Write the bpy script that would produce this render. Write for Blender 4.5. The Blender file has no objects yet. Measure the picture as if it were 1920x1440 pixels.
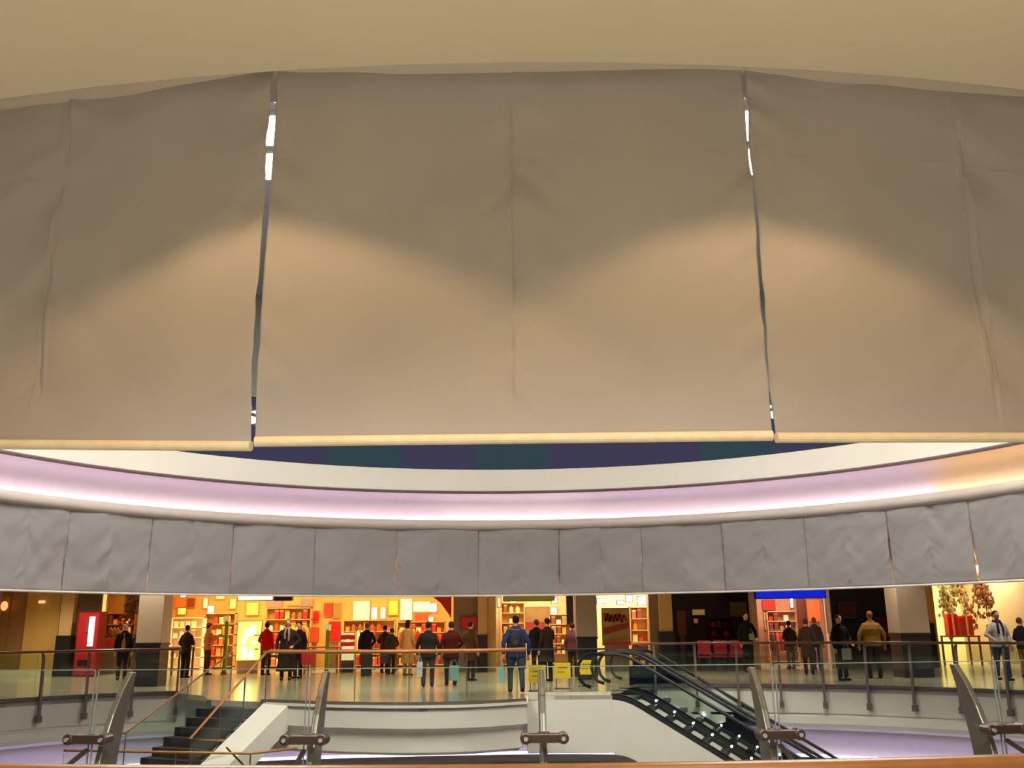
import bpy, bmesh, math, random
from mathutils import Vector, Matrix, noise
random.seed(7)
PI = math.pi
S = bpy.context.scene
COL = S.collection
# ------------------------------------------------------------------ camera
EYE = Vector((0, 0, 1.5))
PITCH = math.radians(14.6); ROLL = math.radians(0.56); FPX = 1750.0
_f = Vector((0, math.cos(PITCH), math.sin(PITCH)))
_r0 = Vector((1, 0, 0)); _u0 = Vector((0, -math.sin(PITCH), math.cos(PITCH)))
_r = _r0*math.cos(ROLL) - _u0*math.sin(ROLL)
_u = _r0*math.sin(ROLL) + _u0*math.cos(ROLL)
cam = bpy.data.cameras.new('camera'); cam.sensor_width = 36; cam.lens = 36*FPX/1920
cam.clip_start = 0.05; cam.clip_end = 300
camo = bpy.data.objects.new('camera', cam); COL.objects.link(camo)
M = Matrix.Identity(4)
for i in range(3):
    M[i][0] = _r[i]; M[i][1] = _u[i]; M[i][2] = -_f[i]; M[i][3] = EYE[i]
camo.matrix_world = M
S.camera = camo
def at(px, py, Y):
    """point of the place at ground distance Y seen at a photo position"""
    d = _f + _r*((px-960)/FPX) + _u*((720-py)/FPX)
    return EYE + d*(Y/d.y)
# ------------------------------------------------------------------ world, exposure
W = bpy.data.worlds.new('dusk'); S.world = W; W.use_nodes = True
bg = W.node_tree.nodes['Background']
bg.inputs[0].default_value = (0.44, 0.45, 0.80, 1); bg.inputs[1].default_value = 0.13
S.view_settings.view_transform = 'Standard'; S.view_settings.look = 'None'
S.view_settings.gamma = 1; S.view_settings.exposure = 0.0; S.view_settings.use_curve_mapping = False
# ------------------------------------------------------------------ colour and materials
def lin(c):
    c = c/255.0
    return c/12.92 if c <= 0.04045 else ((c+0.055)/1.055)**2.4
def L3(c): return tuple(lin(v) for v in c)
MATS = {}
def mat(name, rgb, rough=0.6, metal=0.0, noise_amt=0.08, nscale=6.0, bump=0.0, bscale=40.0, emit=0.0, ecol=None, spec=0.5, sheen=0.0):
    if name in MATS: return MATS[name]
    m = bpy.data.materials.new(name); m.use_nodes = True; nt = m.node_tree
    b = nt.nodes['Principled BSDF']
    tc = nt.nodes.new('ShaderNodeTexCoord')
    nz = nt.nodes.new('ShaderNodeTexNoise'); nz.inputs['Scale'].default_value = nscale; nz.inputs['Detail'].default_value = 4
    nt.links.new(tc.outputs['Object'], nz.inputs['Vector'])
    cr = nt.nodes.new('ShaderNodeValToRGB')
    c = L3(rgb)
    cr.color_ramp.elements[0].position = 0.3; cr.color_ramp.elements[1].position = 0.7
    cr.color_ramp.elements[0].color = tuple(max(0, v*(1-noise_amt)) for v in c)+(1,)
    cr.color_ramp.elements[1].color = tuple(min(1, v*(1+noise_amt)) for v in c)+(1,)
    nt.links.new(nz.outputs['Fac'], cr.inputs['Fac']); nt.links.new(cr.outputs['Color'], b.inputs['Base Color'])
    b.inputs['Roughness'].default_value = rough; b.inputs['Metallic'].default_value = metal
    b.inputs['Specular IOR Level'].default_value = spec
    if sheen: b.inputs['Sheen Weight'].default_value = sheen
    if bump:
        n2 = nt.nodes.new('ShaderNodeTexNoise'); n2.inputs['Scale'].default_value = bscale; n2.inputs['Detail'].default_value = 3
        nt.links.new(tc.outputs['Object'], n2.inputs['Vector'])
        bp = nt.nodes.new('ShaderNodeBump'); bp.inputs['Strength'].default_value = bump; bp.inputs['Distance'].default_value = 0.01
        nt.links.new(n2.outputs['Fac'], bp.inputs['Height']); nt.links.new(bp.outputs['Normal'], b.inputs['Normal'])
    if emit:
        b.inputs['Emission Color'].default_value = (L3(ecol or rgb))+(1,); b.inputs['Emission Strength'].default_value = emit
    MATS[name] = m; return m
def glassmat(name, tint, refl=0.06, rough=0.02):
    if name in MATS: return MATS[name]
    m = bpy.data.materials.new(name); m.use_nodes = True; nt = m.node_tree; nt.nodes.clear()
    o = nt.nodes.new('ShaderNodeOutputMaterial'); t = nt.nodes.new('ShaderNodeBsdfTransparent'); g = nt.nodes.new('ShaderNodeBsdfGlossy')
    t.inputs[0].default_value = tuple(tint)+(1,); g.inputs['Roughness'].default_value = rough
    g.inputs['Color'].default_value = (0.85, 1.0, 0.93, 1)
    lw = nt.nodes.new('ShaderNodeFresnel'); lw.inputs[0].default_value = 1.22
    mx = nt.nodes.new('ShaderNodeMixShader'); ad = nt.nodes.new('ShaderNodeMath'); ad.operation = 'ADD'; ad.inputs[1].default_value = refl-0.04; ad.use_clamp = True
    nt.links.new(lw.outputs[0], ad.inputs[0]); nt.links.new(ad.outputs[0], mx.inputs[0])
    nt.links.new(t.outputs[0], mx.inputs[1]); nt.links.new(g.outputs[0], mx.inputs[2]); nt.links.new(mx.outputs[0], o.inputs[0])
    MATS[name] = m; return m
def fabricmat(name, rgb, trans=0.15):
    if name in MATS: return MATS[name]
    m = mat(name, rgb, 0.85, 0, 0.05, 1.2, 0.15, 260, spec=0.15, sheen=0.1)
    nt = m.node_tree; b = nt.nodes['Principled BSDF']; o = nt.nodes['Material Output']
    tr = nt.nodes.new('ShaderNodeBsdfTranslucent'); tr.inputs[0].default_value = L3(rgb)+(1,)
    mx = nt.nodes.new('ShaderNodeMixShader'); mx.inputs[0].default_value = trans
    nt.links.new(b.outputs[0], mx.inputs[1]); nt.links.new(tr.outputs[0], mx.inputs[2]); nt.links.new(mx.outputs[0], o.inputs[0])
    return m
def tilemat(name, rgb, rough=0.12, size=1.6, spec=0.5):
    m = bpy.data.materials.new(name); m.use_nodes = True; nt = m.node_tree; b = nt.nodes['Principled BSDF']
    tc = nt.nodes.new('ShaderNodeTexCoord'); br = nt.nodes.new('ShaderNodeTexBrick'); c = L3(rgb)
    br.offset = 0; br.inputs['Scale'].default_value = size; br.inputs['Mortar Size'].default_value = 0.006
    br.inputs['Brick Width'].default_value = 1; br.inputs['Row Height'].default_value = 1
    br.inputs['Color1'].default_value = c+(1,); br.inputs['Color2'].default_value = tuple(v*0.93 for v in c)+(1,)
    br.inputs['Mortar'].default_value = tuple(v*0.6 for v in c)+(1,)
    nt.links.new(tc.outputs['Object'], br.inputs['Vector']); nt.links.new(br.outputs['Color'], b.inputs['Base Color'])
    b.inputs['Roughness'].default_value = rough; b.inputs['Specular IOR Level'].default_value = spec
    MATS[name] = m; return m
m_ceil = mat('painted_plaster_ceiling', (222, 211, 188), 0.8, noise_amt=0.02, nscale=0.8)
m_white = mat('white_plaster', (228, 222, 206), 0.55, noise_amt=0.02, nscale=1.0)
m_lip = mat('pale_grey_plaster', (190, 178, 165), 0.5, noise_amt=0.02)
m_dkline = mat('dark_mauve_shade_and_trim', (96, 78, 82), 0.7)
m_floor = tilemat('polished_cream_floor_tile', (180, 170, 146), 0.16, 0.8)
m_floor2 = tilemat('lower_floor_tile', (150, 146, 140), 0.2, 0.8)
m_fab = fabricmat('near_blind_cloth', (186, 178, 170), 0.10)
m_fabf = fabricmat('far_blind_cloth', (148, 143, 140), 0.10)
m_barw = mat('pale_wood_bar', (248, 226, 184), 0.45, noise_amt=0.06, nscale=20)
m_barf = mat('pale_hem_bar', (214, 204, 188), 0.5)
m_oak = mat('oak_handrail', (176, 118, 56), 0.35, noise_amt=0.12, nscale=14)
m_oakd = mat('walnut_handrail', (138, 100, 62), 0.35, noise_amt=0.12, nscale=14)
m_steel = mat('brushed_steel', (108, 100, 84), 0.35, 0.6, noise_amt=0.04, nscale=60)
m_steeld = mat('dull_steel', (120, 110, 98), 0.45, 0.5, noise_amt=0.05)
m_bronze = mat('bronze_clamp', (66, 50, 38), 0.35, 0.6)
m_bolt = mat('bright_bolt', (235, 232, 225), 0.15, 0.9)
m_glass = glassmat('clear_balustrade_glass', (0.965, 0.985, 0.97), 0.05)
m_glassf = glassmat('green_balustrade_glass', (0.86, 0.93, 0.87), 0.05)
m_glasse = glassmat('escalator_glass', (0.935, 0.97, 0.945), 0.05)
m_glassw = glassmat('blue_window_glass', (0.90, 0.86, 0.92), 0.05)
m_glasst = glassmat('teal_window_glass', (0.74, 0.98, 0.82), 0.05)
m_dark = mat('near_black_panel', (26, 20, 16), 0.4)
m_darkstone = mat('black_granite', (44, 38, 34), 0.3, noise_amt=0.2, nscale=30)
m_grey = mat('taupe_column_paint', (158, 138, 112), 0.6, noise_amt=0.03)
m_beige = mat('beige_pilaster', (196, 158, 96), 0.6, noise_amt=0.03)
m_tread = mat('dark_stair_tread', (44, 34, 27), 0.5, noise_amt=0.15, nscale=20)
m_rubber = mat('black_rubber', (40, 36, 34), 0.4)
m_stepm = mat('ribbed_step_metal', (70, 68, 64), 0.35, 0.6)
m_skin = mat('skin', (200, 150, 118), 0.5, noise_amt=0.05)
m_skin2 = mat('skin_tan', (160, 110, 80), 0.5, noise_amt=0.05)
# ------------------------------------------------------------------ mesh helpers
class MB:
    def __init__(s): s.v = []; s.f = []
    def add(s, vs, fs):
        n = len(s.v); s.v += [tuple(v) for v in vs]; s.f += [tuple(i+n for i in f) for f in fs]; return s
    def box(s, a, b):
        x0, y0, z0 = a; x1, y1, z1 = b
        return s.add([(x0,y0,z0),(x1,y0,z0),(x1,y1,z0),(x0,y1,z0),(x0,y0,z1),(x1,y0,z1),(x1,y1,z1),(x0,y1,z1)],
                     [(0,3,2,1),(4,5,6,7),(0,1,5,4),(1,2,6,5),(2,3,7,6),(3,0,4,7)])
    def obox(s, c, ax, ay, az):   # oriented box: centre and three half-vectors
        c, ax, ay, az = map(Vector, (c, ax, ay, az))
        vs = [c+sx*ax+sy*ay+sz*az for sz in (-1, 1) for sx, sy in ((-1,-1),(1,-1),(1,1),(-1,1))]
        return s.add(vs, [(0,3,2,1),(4,5,6,7),(0,1,5,4),(1,2,6,5),(2,3,7,6),(3,0,4,7)])
    def bar(s, p, q, w, h):       # rectangular bar from p to q, w sideways, h up
        p, q = Vector(p), Vector(q); d = q-p; n = d.cross(Vector((0,0,1)))
        n = n.normalized() if n.length > 1e-5 else Vector((1,0,0))
        u = n.cross(d).normalized()
        return s.obox((p+q)/2, d/2, n*w/2, u*h/2)
    def tube(s, pts, r, n=12, caps=True):
        pts = [Vector(p) for p in pts]; rs = r if isinstance(r, (list, tuple)) else [r]*len(pts)
        base = len(s.v); prev = None
        for i, p in enumerate(pts):
            d = (pts[min(i+1, len(pts)-1)]-pts[max(i-1, 0)]).normalized()
            if prev is None:
                a = Vector((0,0,1)) if abs(d.z) < 0.9 else Vector((1,0,0)); nn = d.cross(a).normalized()
            else:
                nn = (prev-d*prev.dot(d)).normalized()
            prev = nn; bb = d.cross(nn)
            for k in range(n):
                a = 2*PI*k/n; s.v.append(tuple(p+nn*math.cos(a)*rs[i]+bb*math.sin(a)*rs[i]))
        for i in range(len(pts)-1):
            for k in range(n):
                s.f.append((base+i*n+k, base+i*n+(k+1) % n, base+(i+1)*n+(k+1) % n, base+(i+1)*n+k))
        if caps:
            s.f.append(tuple(base+k for k in reversed(range(n)))); e = base+(len(pts)-1)*n
            s.f.append(tuple(e+k for k in range(n)))
        return s
    def ball(s, c, rx, ry=None, rz=None, n=14, m=9):
        ry = ry or rx; rz = rz or rx; base = len(s.v)
        s.v.append((c[0], c[1], c[2]-rz))
        for j in range(1, m):
            t = -PI/2+PI*j/m
            for k in range(n):
                a = 2*PI*k/n; s.v.append((c[0]+rx*math.cos(t)*math.cos(a), c[1]+ry*math.cos(t)*math.sin(a), c[2]+rz*math.sin(t)))
        s.v.append((c[0], c[1], c[2]+rz)); top = len(s.v)-1
        for k in range(n):
            s.f.append((base, base+1+(k+1) % n, base+1+k)); s.f.append((top, base+1+(m-2)*n+k, base+1+(m-2)*n+(k+1) % n))
        for j in range(m-2):
            for k in range(n):
                a = base+1+j*n; s.f.append((a+k, a+(k+1) % n, a+n+(k+1) % n, a+n+k))
        return s
    def loft(s, rings, n=18):     # rings of (cx, cy, z, rx, ry), bottom to top
        base = len(s.v)
        for cx, cy, z, rx, ry in rings:
            for k in range(n):
                a = 2*PI*k/n; s.v.append((cx+rx*math.cos(a), cy+ry*math.sin(a), z))
        for i in range(len(rings)-1):
            for k in range(n):
                s.f.append((base+i*n+k, base+i*n+(k+1) % n, base+(i+1)*n+(k+1) % n, base+(i+1)*n+k))
        s.f.append(tuple(base+k for k in reversed(range(n)))); e = base+(len(rings)-1)*n
        s.f.append(tuple(e+k for k in range(n)))
        return s
    def prism(s, poly, off):      # planar polygon pushed by a vector
        off = Vector(off); n = len(poly)
        vs = [Vector(p) for p in poly]+[Vector(p)+off for p in poly]
        return s.add(vs, [tuple(range(n))[::-1], tuple(range(n, 2*n))]+[(i, (i+1) % n, n+(i+1) % n, n+i) for i in range(n)])
    def ribbon(s, curve, prof, closed=False, out=None, closeprof=False):
        """sweep a profile of (offset away from the void, z) along a plan curve"""
        N = len(curve); base = len(s.v); K = len(prof)
        for i, p in enumerate(curve):
            a = curve[(i-1) % N] if (closed or i > 0) else p
            b = curve[(i+1) % N] if (closed or i < N-1) else p
            t = (Vector(b)-Vector(a)).normalized(); nrm = Vector((t.y, -t.x))
            c = Vector(p)
            if out is not None:
                if nrm.dot(c-Vector(out)) < 0: nrm = -nrm
            for o, z in prof:
                q = c+nrm*o; s.v.append((q.x, q.y, z))
        R = N if closed else N-1
        for i in range(R):
            j = (i+1) % N
            for k in range(K if closeprof else K-1):
                l = (k+1) % K
                s.f.append((base+i*K+k, base+j*K+k, base+j*K+l, base+i*K+l))
        if closeprof and not closed:
            s.f.append(tuple(base+k for k in range(K))); s.f.append(tuple(base+(N-1)*K+k for k in reversed(range(K))))
        return s
def obj(name, mb, m, parent=None, org=None, smooth=False, bevel=0, recalc=True):
    """one mesh object; world geometry is moved to the origin of its thing"""
    o0 = Vector(org) if org is not None else Vector((0, 0, 0))
    me = bpy.data.meshes.new(name)
    me.from_pydata([tuple(Vector(v)-o0) for v in mb.v], [], mb.f)
    if recalc:
        bm = bmesh.new(); bm.from_mesh(me); bmesh.ops.recalc_face_normals(bm, faces=bm.faces); bm.to_mesh(me); bm.free()
    me.materials.append(m)
    if smooth:
        for p in me.polygons: p.use_smooth = True
    o = bpy.data.objects.new(name, me); COL.objects.link(o)
    if parent is not None: o.parent = parent
    elif org is not None: o.location = o0
    if bevel:
        b = o.modifiers.new('bevel', 'BEVEL'); b.width = bevel; b.segments = 2; b.limit_method = 'ANGLE'
    return o
def tag(o, label, cat, group=None, kind=None):
    o['label'] = label; o['category'] = cat
    if group: o['group'] = group
    if kind: o['kind'] = kind
    return o
def thing(name, label, cat, loc, rz=0, group=None):
    o = bpy.data.objects.new(name, None); COL.objects.link(o); o.location = loc; o.rotation_euler = (0, 0, rz)
    o.empty_display_size = 0.2
    return tag(o, label, cat, group)
def struct(name, mb, m, smooth=False, label=None):
    o = obj(name, mb, m, smooth=smooth); o['kind'] = 'structure'
    if label: o['label'] = label
    return o
def spline(pts, sub=8, closed=False):
    P = [Vector(p) for p in pts]; n = len(P); out = []
    R = n if closed else n-1
    for i in range(R):
        p0 = P[(i-1) % n] if (closed or i > 0) else P[0]; p1 = P[i]; p2 = P[(i+1) % n]
        p3 = P[(i+2) % n] if (closed or i+2 < n) else P[n-1]
        for k in range(sub):
            t = k/sub
            out.append(0.5*((2*p1)+(p2-p0)*t+(2*p0-5*p1+4*p2-p3)*t*t+(3*p1-p0-3*p2+p3)*t**3))
    if not closed: out.append(P[-1])
    return out
def ell(cx, cy, a, b, n=144, a0=0, a1=2*PI):
    return [Vector((cx+a*math.sin(a0+(a1-a0)*k/n), cy-b*math.cos(a0+(a1-a0)*k/n))) for k in range(n)]
def length_pts(curve, spacing, start=0.0):
    """points and tangents every `spacing` along a plan polyline"""
    res = []; acc = 0; nxt = start
    for a, b in zip(curve, curve[1:]):
        a = Vector(a); b = Vector(b); l = (b-a).length
        while nxt <= acc+l and l > 0:
            res.append((a.lerp(b, (nxt-acc)/l), (b-a).normalized())); nxt += spacing
        acc += l
    return res
# ------------------------------------------------------------------ lights of the place and unseen fill spots added
WARM = (1.0, 0.66, 0.32); NEUT = (0.98, 0.98, 0.99); WARM2 = (1.0, 0.91, 0.78); COOL = (0.86, 0.88, 1.0)
def spot(loc, power, col, cone, blend=0.4, size=0.05, target=(0, 0, -1)):
    l = bpy.data.lights.new('downlight_and_fill_lamp', 'SPOT'); l.energy = power; l.color = col; l.spot_size = math.radians(cone); l.spot_blend = blend; l.shadow_soft_size = size
    o = bpy.data.objects.new('downlight_and_fill_lamp', l); COL.objects.link(o); o.location = loc
    o.rotation_euler = Vector(target).to_track_quat('-Z', 'Y').to_euler(); return o
def area(loc, power, col, sx, sy, target=(0, 0, -1)):
    l = bpy.data.lights.new('ceiling_lamp', 'AREA'); l.energy = power; l.color = col; l.shape = 'RECTANGLE'; l.size = sx; l.size_y = sy
    o = bpy.data.objects.new('ceiling_lamp', l); COL.objects.link(o); o.location = loc
    o.rotation_euler = Vector(target).to_track_quat('-Z', 'Y').to_euler(); return o
P_SCALLOP, P_WALK, P_NEAR_FILL, P_SHOP = 58, 60, 900, 1.0
# scallop spots, one over each gap between the near blinds
for x, y in ((-1.1, 2.76), (1.17, 2.76), (-3.35, 3.15), (3.4, 3.15)):
    spot((x, y, 3.90), P_SCALLOP*(1 if abs(x) < 2 else 0.15), WARM, 116, 0.22, 0.03)
for x, y, p in ((-1.1, -0.5, 1.0), (1.1, -0.5, 1.0), (-0.8, -3.4, 0.8), (0.8, -3.4, 0.8)):  # unseen spots added so floor bounce fills the near ceiling and blinds
    spot((x, y, 3.90), P_NEAR_FILL*p, NEUT, 153, 0.5, 0.08)
# far walkway downlights; final pair added to brighten the cream wall
for x, y in ((-10.5, 26), (-6.5, 28.4), (-2.5, 29.2), (1.8, 29.4), (6.0, 28.8), (10.2, 27.2), (-3.0, 24.9), (0.3, 24.9), (-13, 24.5), (13.2, 24.6), (-15.6, 31.2), (-13.2, 31.6)):
    spot((x, y, 3.88), P_WALK*6, WARM2, 130, 0.6, 0.08)
for x, y in ((-11, 21), (-4, 16), (3, 17), (10, 20), (-1, 28), (8, 29)):  # unseen spots added to brighten the atrium and the lower level
    spot((x, y, -2.2 if y > 27 else 9.6), 160 if y > 27 else 520, NEUT, 120, 0.6, 0.15)
# ================================================================== STRUCTURE
CX, CY = 0.0, 14.1
floor_far = [(-12.9, 19.2), (-11.0, 22.3), (-8.9, 24.0), (-7.9, 24.3)]
f_left = spline([(-13.0, 15.5), (-12.4, 19.6), (-10.9, 22.4), (-9.3, 23.7), (-8.3, 24.1)], 8)
f_right = spline([(3.05, 25.15), (5.3, 24.9), (8.0, 24.0), (10.6, 22.0), (12.4, 19.4), (13.0, 15.5)], 8)
plat = spline([(-5.3, 20.95), (-4.2, 20.32), (-3.1, 19.9), (-2.1, 19.7), (-1.1, 19.76), (-0.4, 20.05), (0.25, 20.5)], 6)
near = spline([(13.0, 13.0), (11.8, 9.0), (9.2, 6.3), (6.0, 4.55), (3.0, 3.62), (0, 3.28), (-3.0, 3.62), (-6.0, 4.55), (-9.2, 6.3), (-11.8, 9.0), (-13.0, 13.0)], 6)
opening = f_left + [Vector((-7.35, 23.2)), Vector((-6.85, 21.85)), Vector((-5.36, 21.0))] + plat + [Vector((0.25, 22.12)), Vector((2.18, 22.06))] + f_right + near
# floor slab of this storey with the opening cut out
def slab(hole, z, up_thick, X=30, Y0=-9, Y1=52):
    from mathutils.geometry import tessellate_polygon
    outer = [Vector((-X, Y0, 0)), Vector((X, Y0, 0)), Vector((X, Y1, 0)), Vector((-X, Y1, 0))]
    hp = [Vector((p.x, p.y, 0)) for p in hole]; al = outer+hp; n = len(al); mb = MB()
    tris = tessellate_polygon([outer, hp])
    mb.v = [(p.x, p.y, z) for p in al]+[(p.x, p.y, z+up_thick) for p in al]
    for t in tris:
        mb.f.append(tuple(t)); mb.f.append(tuple(k+n for k in reversed(t)))
    for a, m_ in ((0, 4), (4, len(hp))):
        for k in range(m_):
            l = (k+1) % m_; mb.f.append((a+k, a+l, n+a+l, n+a+k))
    return mb
struct('floor', slab(opening, 0, -0.12), m_floor)
# ceiling slab over the walkways
soff = ell(0, 14.1, 10.95, 10.43)
struct('ceiling', slab(soff, 3.94, 0.25), m_ceil)
# ring of the storey above: lip, light cove, fascia
lip = ell(0, 14.14, 10.75, 10.16)
prof = [(0.30, 4.19), (0.30, 3.99), (0.22, 3.94), (0.08, 3.94), (0.01, 3.97), (-0.03, 4.03), (-0.03, 4.10), (0.0, 4.16), (0.05, 4.19), (0.10, 4.17), (0.12, 4.10), (0.36, 4.10),
        (0.42, 4.16), (0.46, 4.3), (0.46, 4.5), (0.42, 4.68), (0.33, 4.80), (0.18, 4.86), (0.02, 4.87)]
mb = MB().ribbon(lip, prof, True, out=(0, 14))
struct('trim_1', mb, m_lip, smooth=True, label='curved pale light cove around the atrium above the blinds')
struct('trim_shade_line', MB().ribbon(lip, [(0.02, 4.87), (-0.02, 4.87), (-0.03, 4.90), (-0.02, 4.93), (0.02, 4.93)], True, out=(0, 14)), m_dkline)  # dark colour stands in for the shadow line under the fascia
struct('wall_upper_fascia', MB().ribbon(lip, [(0.02, 4.93), (0.0, 4.95), (0.0, 5.5), (0.1, 5.52), (0.9, 5.52)], True, out=(0, 14)), m_white)
# slot plate between soffit and lip
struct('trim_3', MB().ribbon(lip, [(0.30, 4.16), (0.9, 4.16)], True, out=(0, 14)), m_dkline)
# upper storey: windows, wall, roof
wr = ell(0, 14.14, 11.55, 10.96, 144)
def seg(curve, a, b): return [curve[i % len(curve)] for i in range(a, b+1)]
nwin = 36
for k in range(nwin):
    c = seg(wr, 2+k*4, 6+k*4)
    tealp = (k-17) in (2, 0, -3, -6, 5, 8, 11, -10, -13)
    o = struct('window_%d' % (k+1), MB().ribbon(c, [(0, 5.52), (0, 7.25), (0.02, 7.25), (0.02, 5.52)], closeprof=True, out=(0, 14)), m_glasst if tealp else m_glassw)
struct('wall_upper', MB().ribbon(wr, [(-0.02, 7.25), (-0.02, 10.0), (0.2, 10.0), (0.2, 7.25)], True, out=(0, 14), closeprof=True), mat('grey_upper_wall', (128, 132, 122), 0.7))
mb = MB(); mb.add([(v.x, v.y, 10.0) for v in wr], [tuple(range(len(wr)))]); struct('ceiling_roof', mb, mat('roof_lining', (150, 152, 150), 0.8))
# fascia under the floor edge: left, right
def fascia(curve, top=0.0):
    return MB().ribbon(curve, [(0.02, top), (0, top-0.02), (0, -0.62), (0.04, -0.63), (0.04, -0.68), (0.0, -0.69), (0.0, -0.86), (0.04, -0.95), (0.14, -1.02)], out=(0, 14))
def cove(curve):
    return MB().ribbon(curve, [(0.14, -1.02), (0.18, -1.12), (0.36, -1.22), (0.46, -1.42), (0.44, -1.60), (0.40, -1.70), (0.10, -1.70), (0.08, -1.66), (0.02, -1.64), (-0.03, -1.68), (-0.03, -1.76), (0.02, -1.82), (0.2, -1.84), (0.6, -1.84)], out=(0, 14))
f_mid = [Vector((-8.3, 24.1)), Vector((-5, 24.9)), Vector((0, 25.4)), Vector((3.05, 25.15))]
gap = spline(f_mid, 5)
struct('wall_left_fascia', fascia(f_left), m_white); struct('wall_right_fascia', fascia(f_right), m_white)
struct('wall_middle_fascia', MB().ribbon(gap, [(0, -0.12), (0, -1.02), (0.14, -1.02)], out=(0, 14)), m_white)
lowc = f_left+gap[1:-1]+f_right
struct('trim_4', cove(lowc), m_lip, smooth=True)
struct('trim_5', MB().ribbon(f_left, [(-0.005, 0.012), (-0.02, 0.0), (-0.02, -0.035), (0.0, -0.035)], out=(0, 14)), m_dkline)
struct('trim_6', MB().ribbon(f_right, [(-0.005, 0.012), (-0.02, 0.0), (-0.02, -0.035), (0.0, -0.035)], out=(0, 14)), m_dkline)
# curved platform edge
struct('wall_platform', MB().ribbon([Vector((-5.36, 21.9)), Vector((-5.36, 21.0))]+plat+[Vector((0.25, 22.1))], [(0.3, -0.12), (0.0, -0.12), (0, -0.0), (-0.03, -0.0), (-0.03, -0.05), (0, -0.06), (0, -0.44), (0.05, -0.46), (0.10, -0.52), (0.10, -0.9), (0.2, -0.96), (1.2, -0.96)], out=(8, 10)), m_white)
struct('wall_near_fascia', MB().ribbon(near, [(0.02, 0), (0, -0.02), (0, -0.62), (0.5, -0.64)], out=(0, 14)), m_white)
struct('floor_lower', MB().box((-30, -9, -5.7), (30, 52, -5.5)), m_floor2)
YS = 34.0   # shop fronts
struct('wall_lower_back', MB().box((-30, 33.5, -5.5), (30, 33.7, -0.12)), mat('lower_back_wall', (196, 186, 166), 0.7))
struct('wall_left', MB().box((-18.4, 20, 0), (-18.2, 40, 3.94)), m_grey)
struct('wall_right', MB().box((18.4, 20, 0), (18.6, 40, 3.94)), m_grey)
struct('wall_back', MB().box((-18, 41.0, 0), (18.4, 41.2, 3.94)), m_dark)
# ------------------------------------------------------------------ LED strips in the coves (lamps of the place)
m_led = mat('lavender_led', (214, 190, 255), 0.5, emit=26.0, ecol=(222, 202, 255), noise_amt=0)
m_ledw = mat('warm_led', (255, 214, 160), 0.5, emit=24.0, ecol=(255, 205, 140), noise_amt=0)
m_ledp = mat('white_led', (240, 228, 255), 0.5, emit=30.0, ecol=(232, 216, 255), noise_amt=0)
m_ledl = mat('lower_lavender_led', (190, 170, 255), 0.5, emit=5.0, ecol=(205, 192, 255), noise_amt=0)
N = len(lip)
def strip(a, b, m, label):
    c = [lip[i % N] for i in range(a, b+1)]
    o = obj('led_strip', MB().ribbon(c, [(0.33, 4.135), (0.33, 4.205), (0.37, 4.205), (0.37, 4.135)], out=(0, 14), closeprof=True), m)
    tag(o, label, 'light strip'); return o
# curve index 0 is the near side, N/2 the far middle; +x side first
for a, b, m, lab in ((-40, 34, m_led, 'lavender light strip of the near side of the ring cove, behind the near blinds'),
                     (34, 50, m_ledw, 'warm yellow light strip at the right end of the bright ring cove'),
                     (50, 68, m_led, 'lavender light strip of the ring cove, right of the middle, above the blue sign'),
                     (68, 76, m_ledp, 'whitest light strip in the middle of the far ring cove'),
                     (76, 104, m_led, 'lavender light strip on the left half of the far ring cove')):
    strip(a, b, m, lab)
def lstrip(curve, label, m):
    o = obj('led_strip', MB().ribbon(curve, [(0.26, -1.69), (0.26, -1.61), (0.34, -1.61), (0.34, -1.69)], out=(0, 14), closeprof=True), m)
    tag(o, label, 'light strip')
lstrip(f_left, 'lavender light strip in the lower cove left of the stairs', m_ledl)
lstrip(gap[1:-1], 'bright lavender light strip under the curved platform', m_ledl)
lstrip(f_right, 'lavender light strip in the lower cove right of the escalators', m_ledl)
# roof light panels of the atrium
m_roofl = mat('roof_light_panel', (240, 240, 255), 0.5, emit=40, ecol=(255, 248, 238), noise_amt=0)
for j, y in enumerate((13.2, 14.6, 15.9)):
    for i, x in enumerate((-6.6, -4.3, 4.4, 6.7)):
        t = thing('roof_light', 'white roof light panel, %s row, %s' % (('near', 'middle', 'far')[j], ('outermost left', 'seen through the left blind gap', 'seen through the right blind gap', 'outermost right')[i]), 'light', (x, y, 9.9), group='atrium roof lights')
        obj('frame', MB().box((x-0.95, y-0.5, 9.9), (x+0.95, y+0.5, 10.0)), m_steeld, t, (x, y, 9.9))
        obj('light_panel', MB().box((x-0.88, y-0.44, 9.86), (x+0.88, y+0.44, 9.9)), m_roofl, t, (x, y, 9.9))
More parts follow.
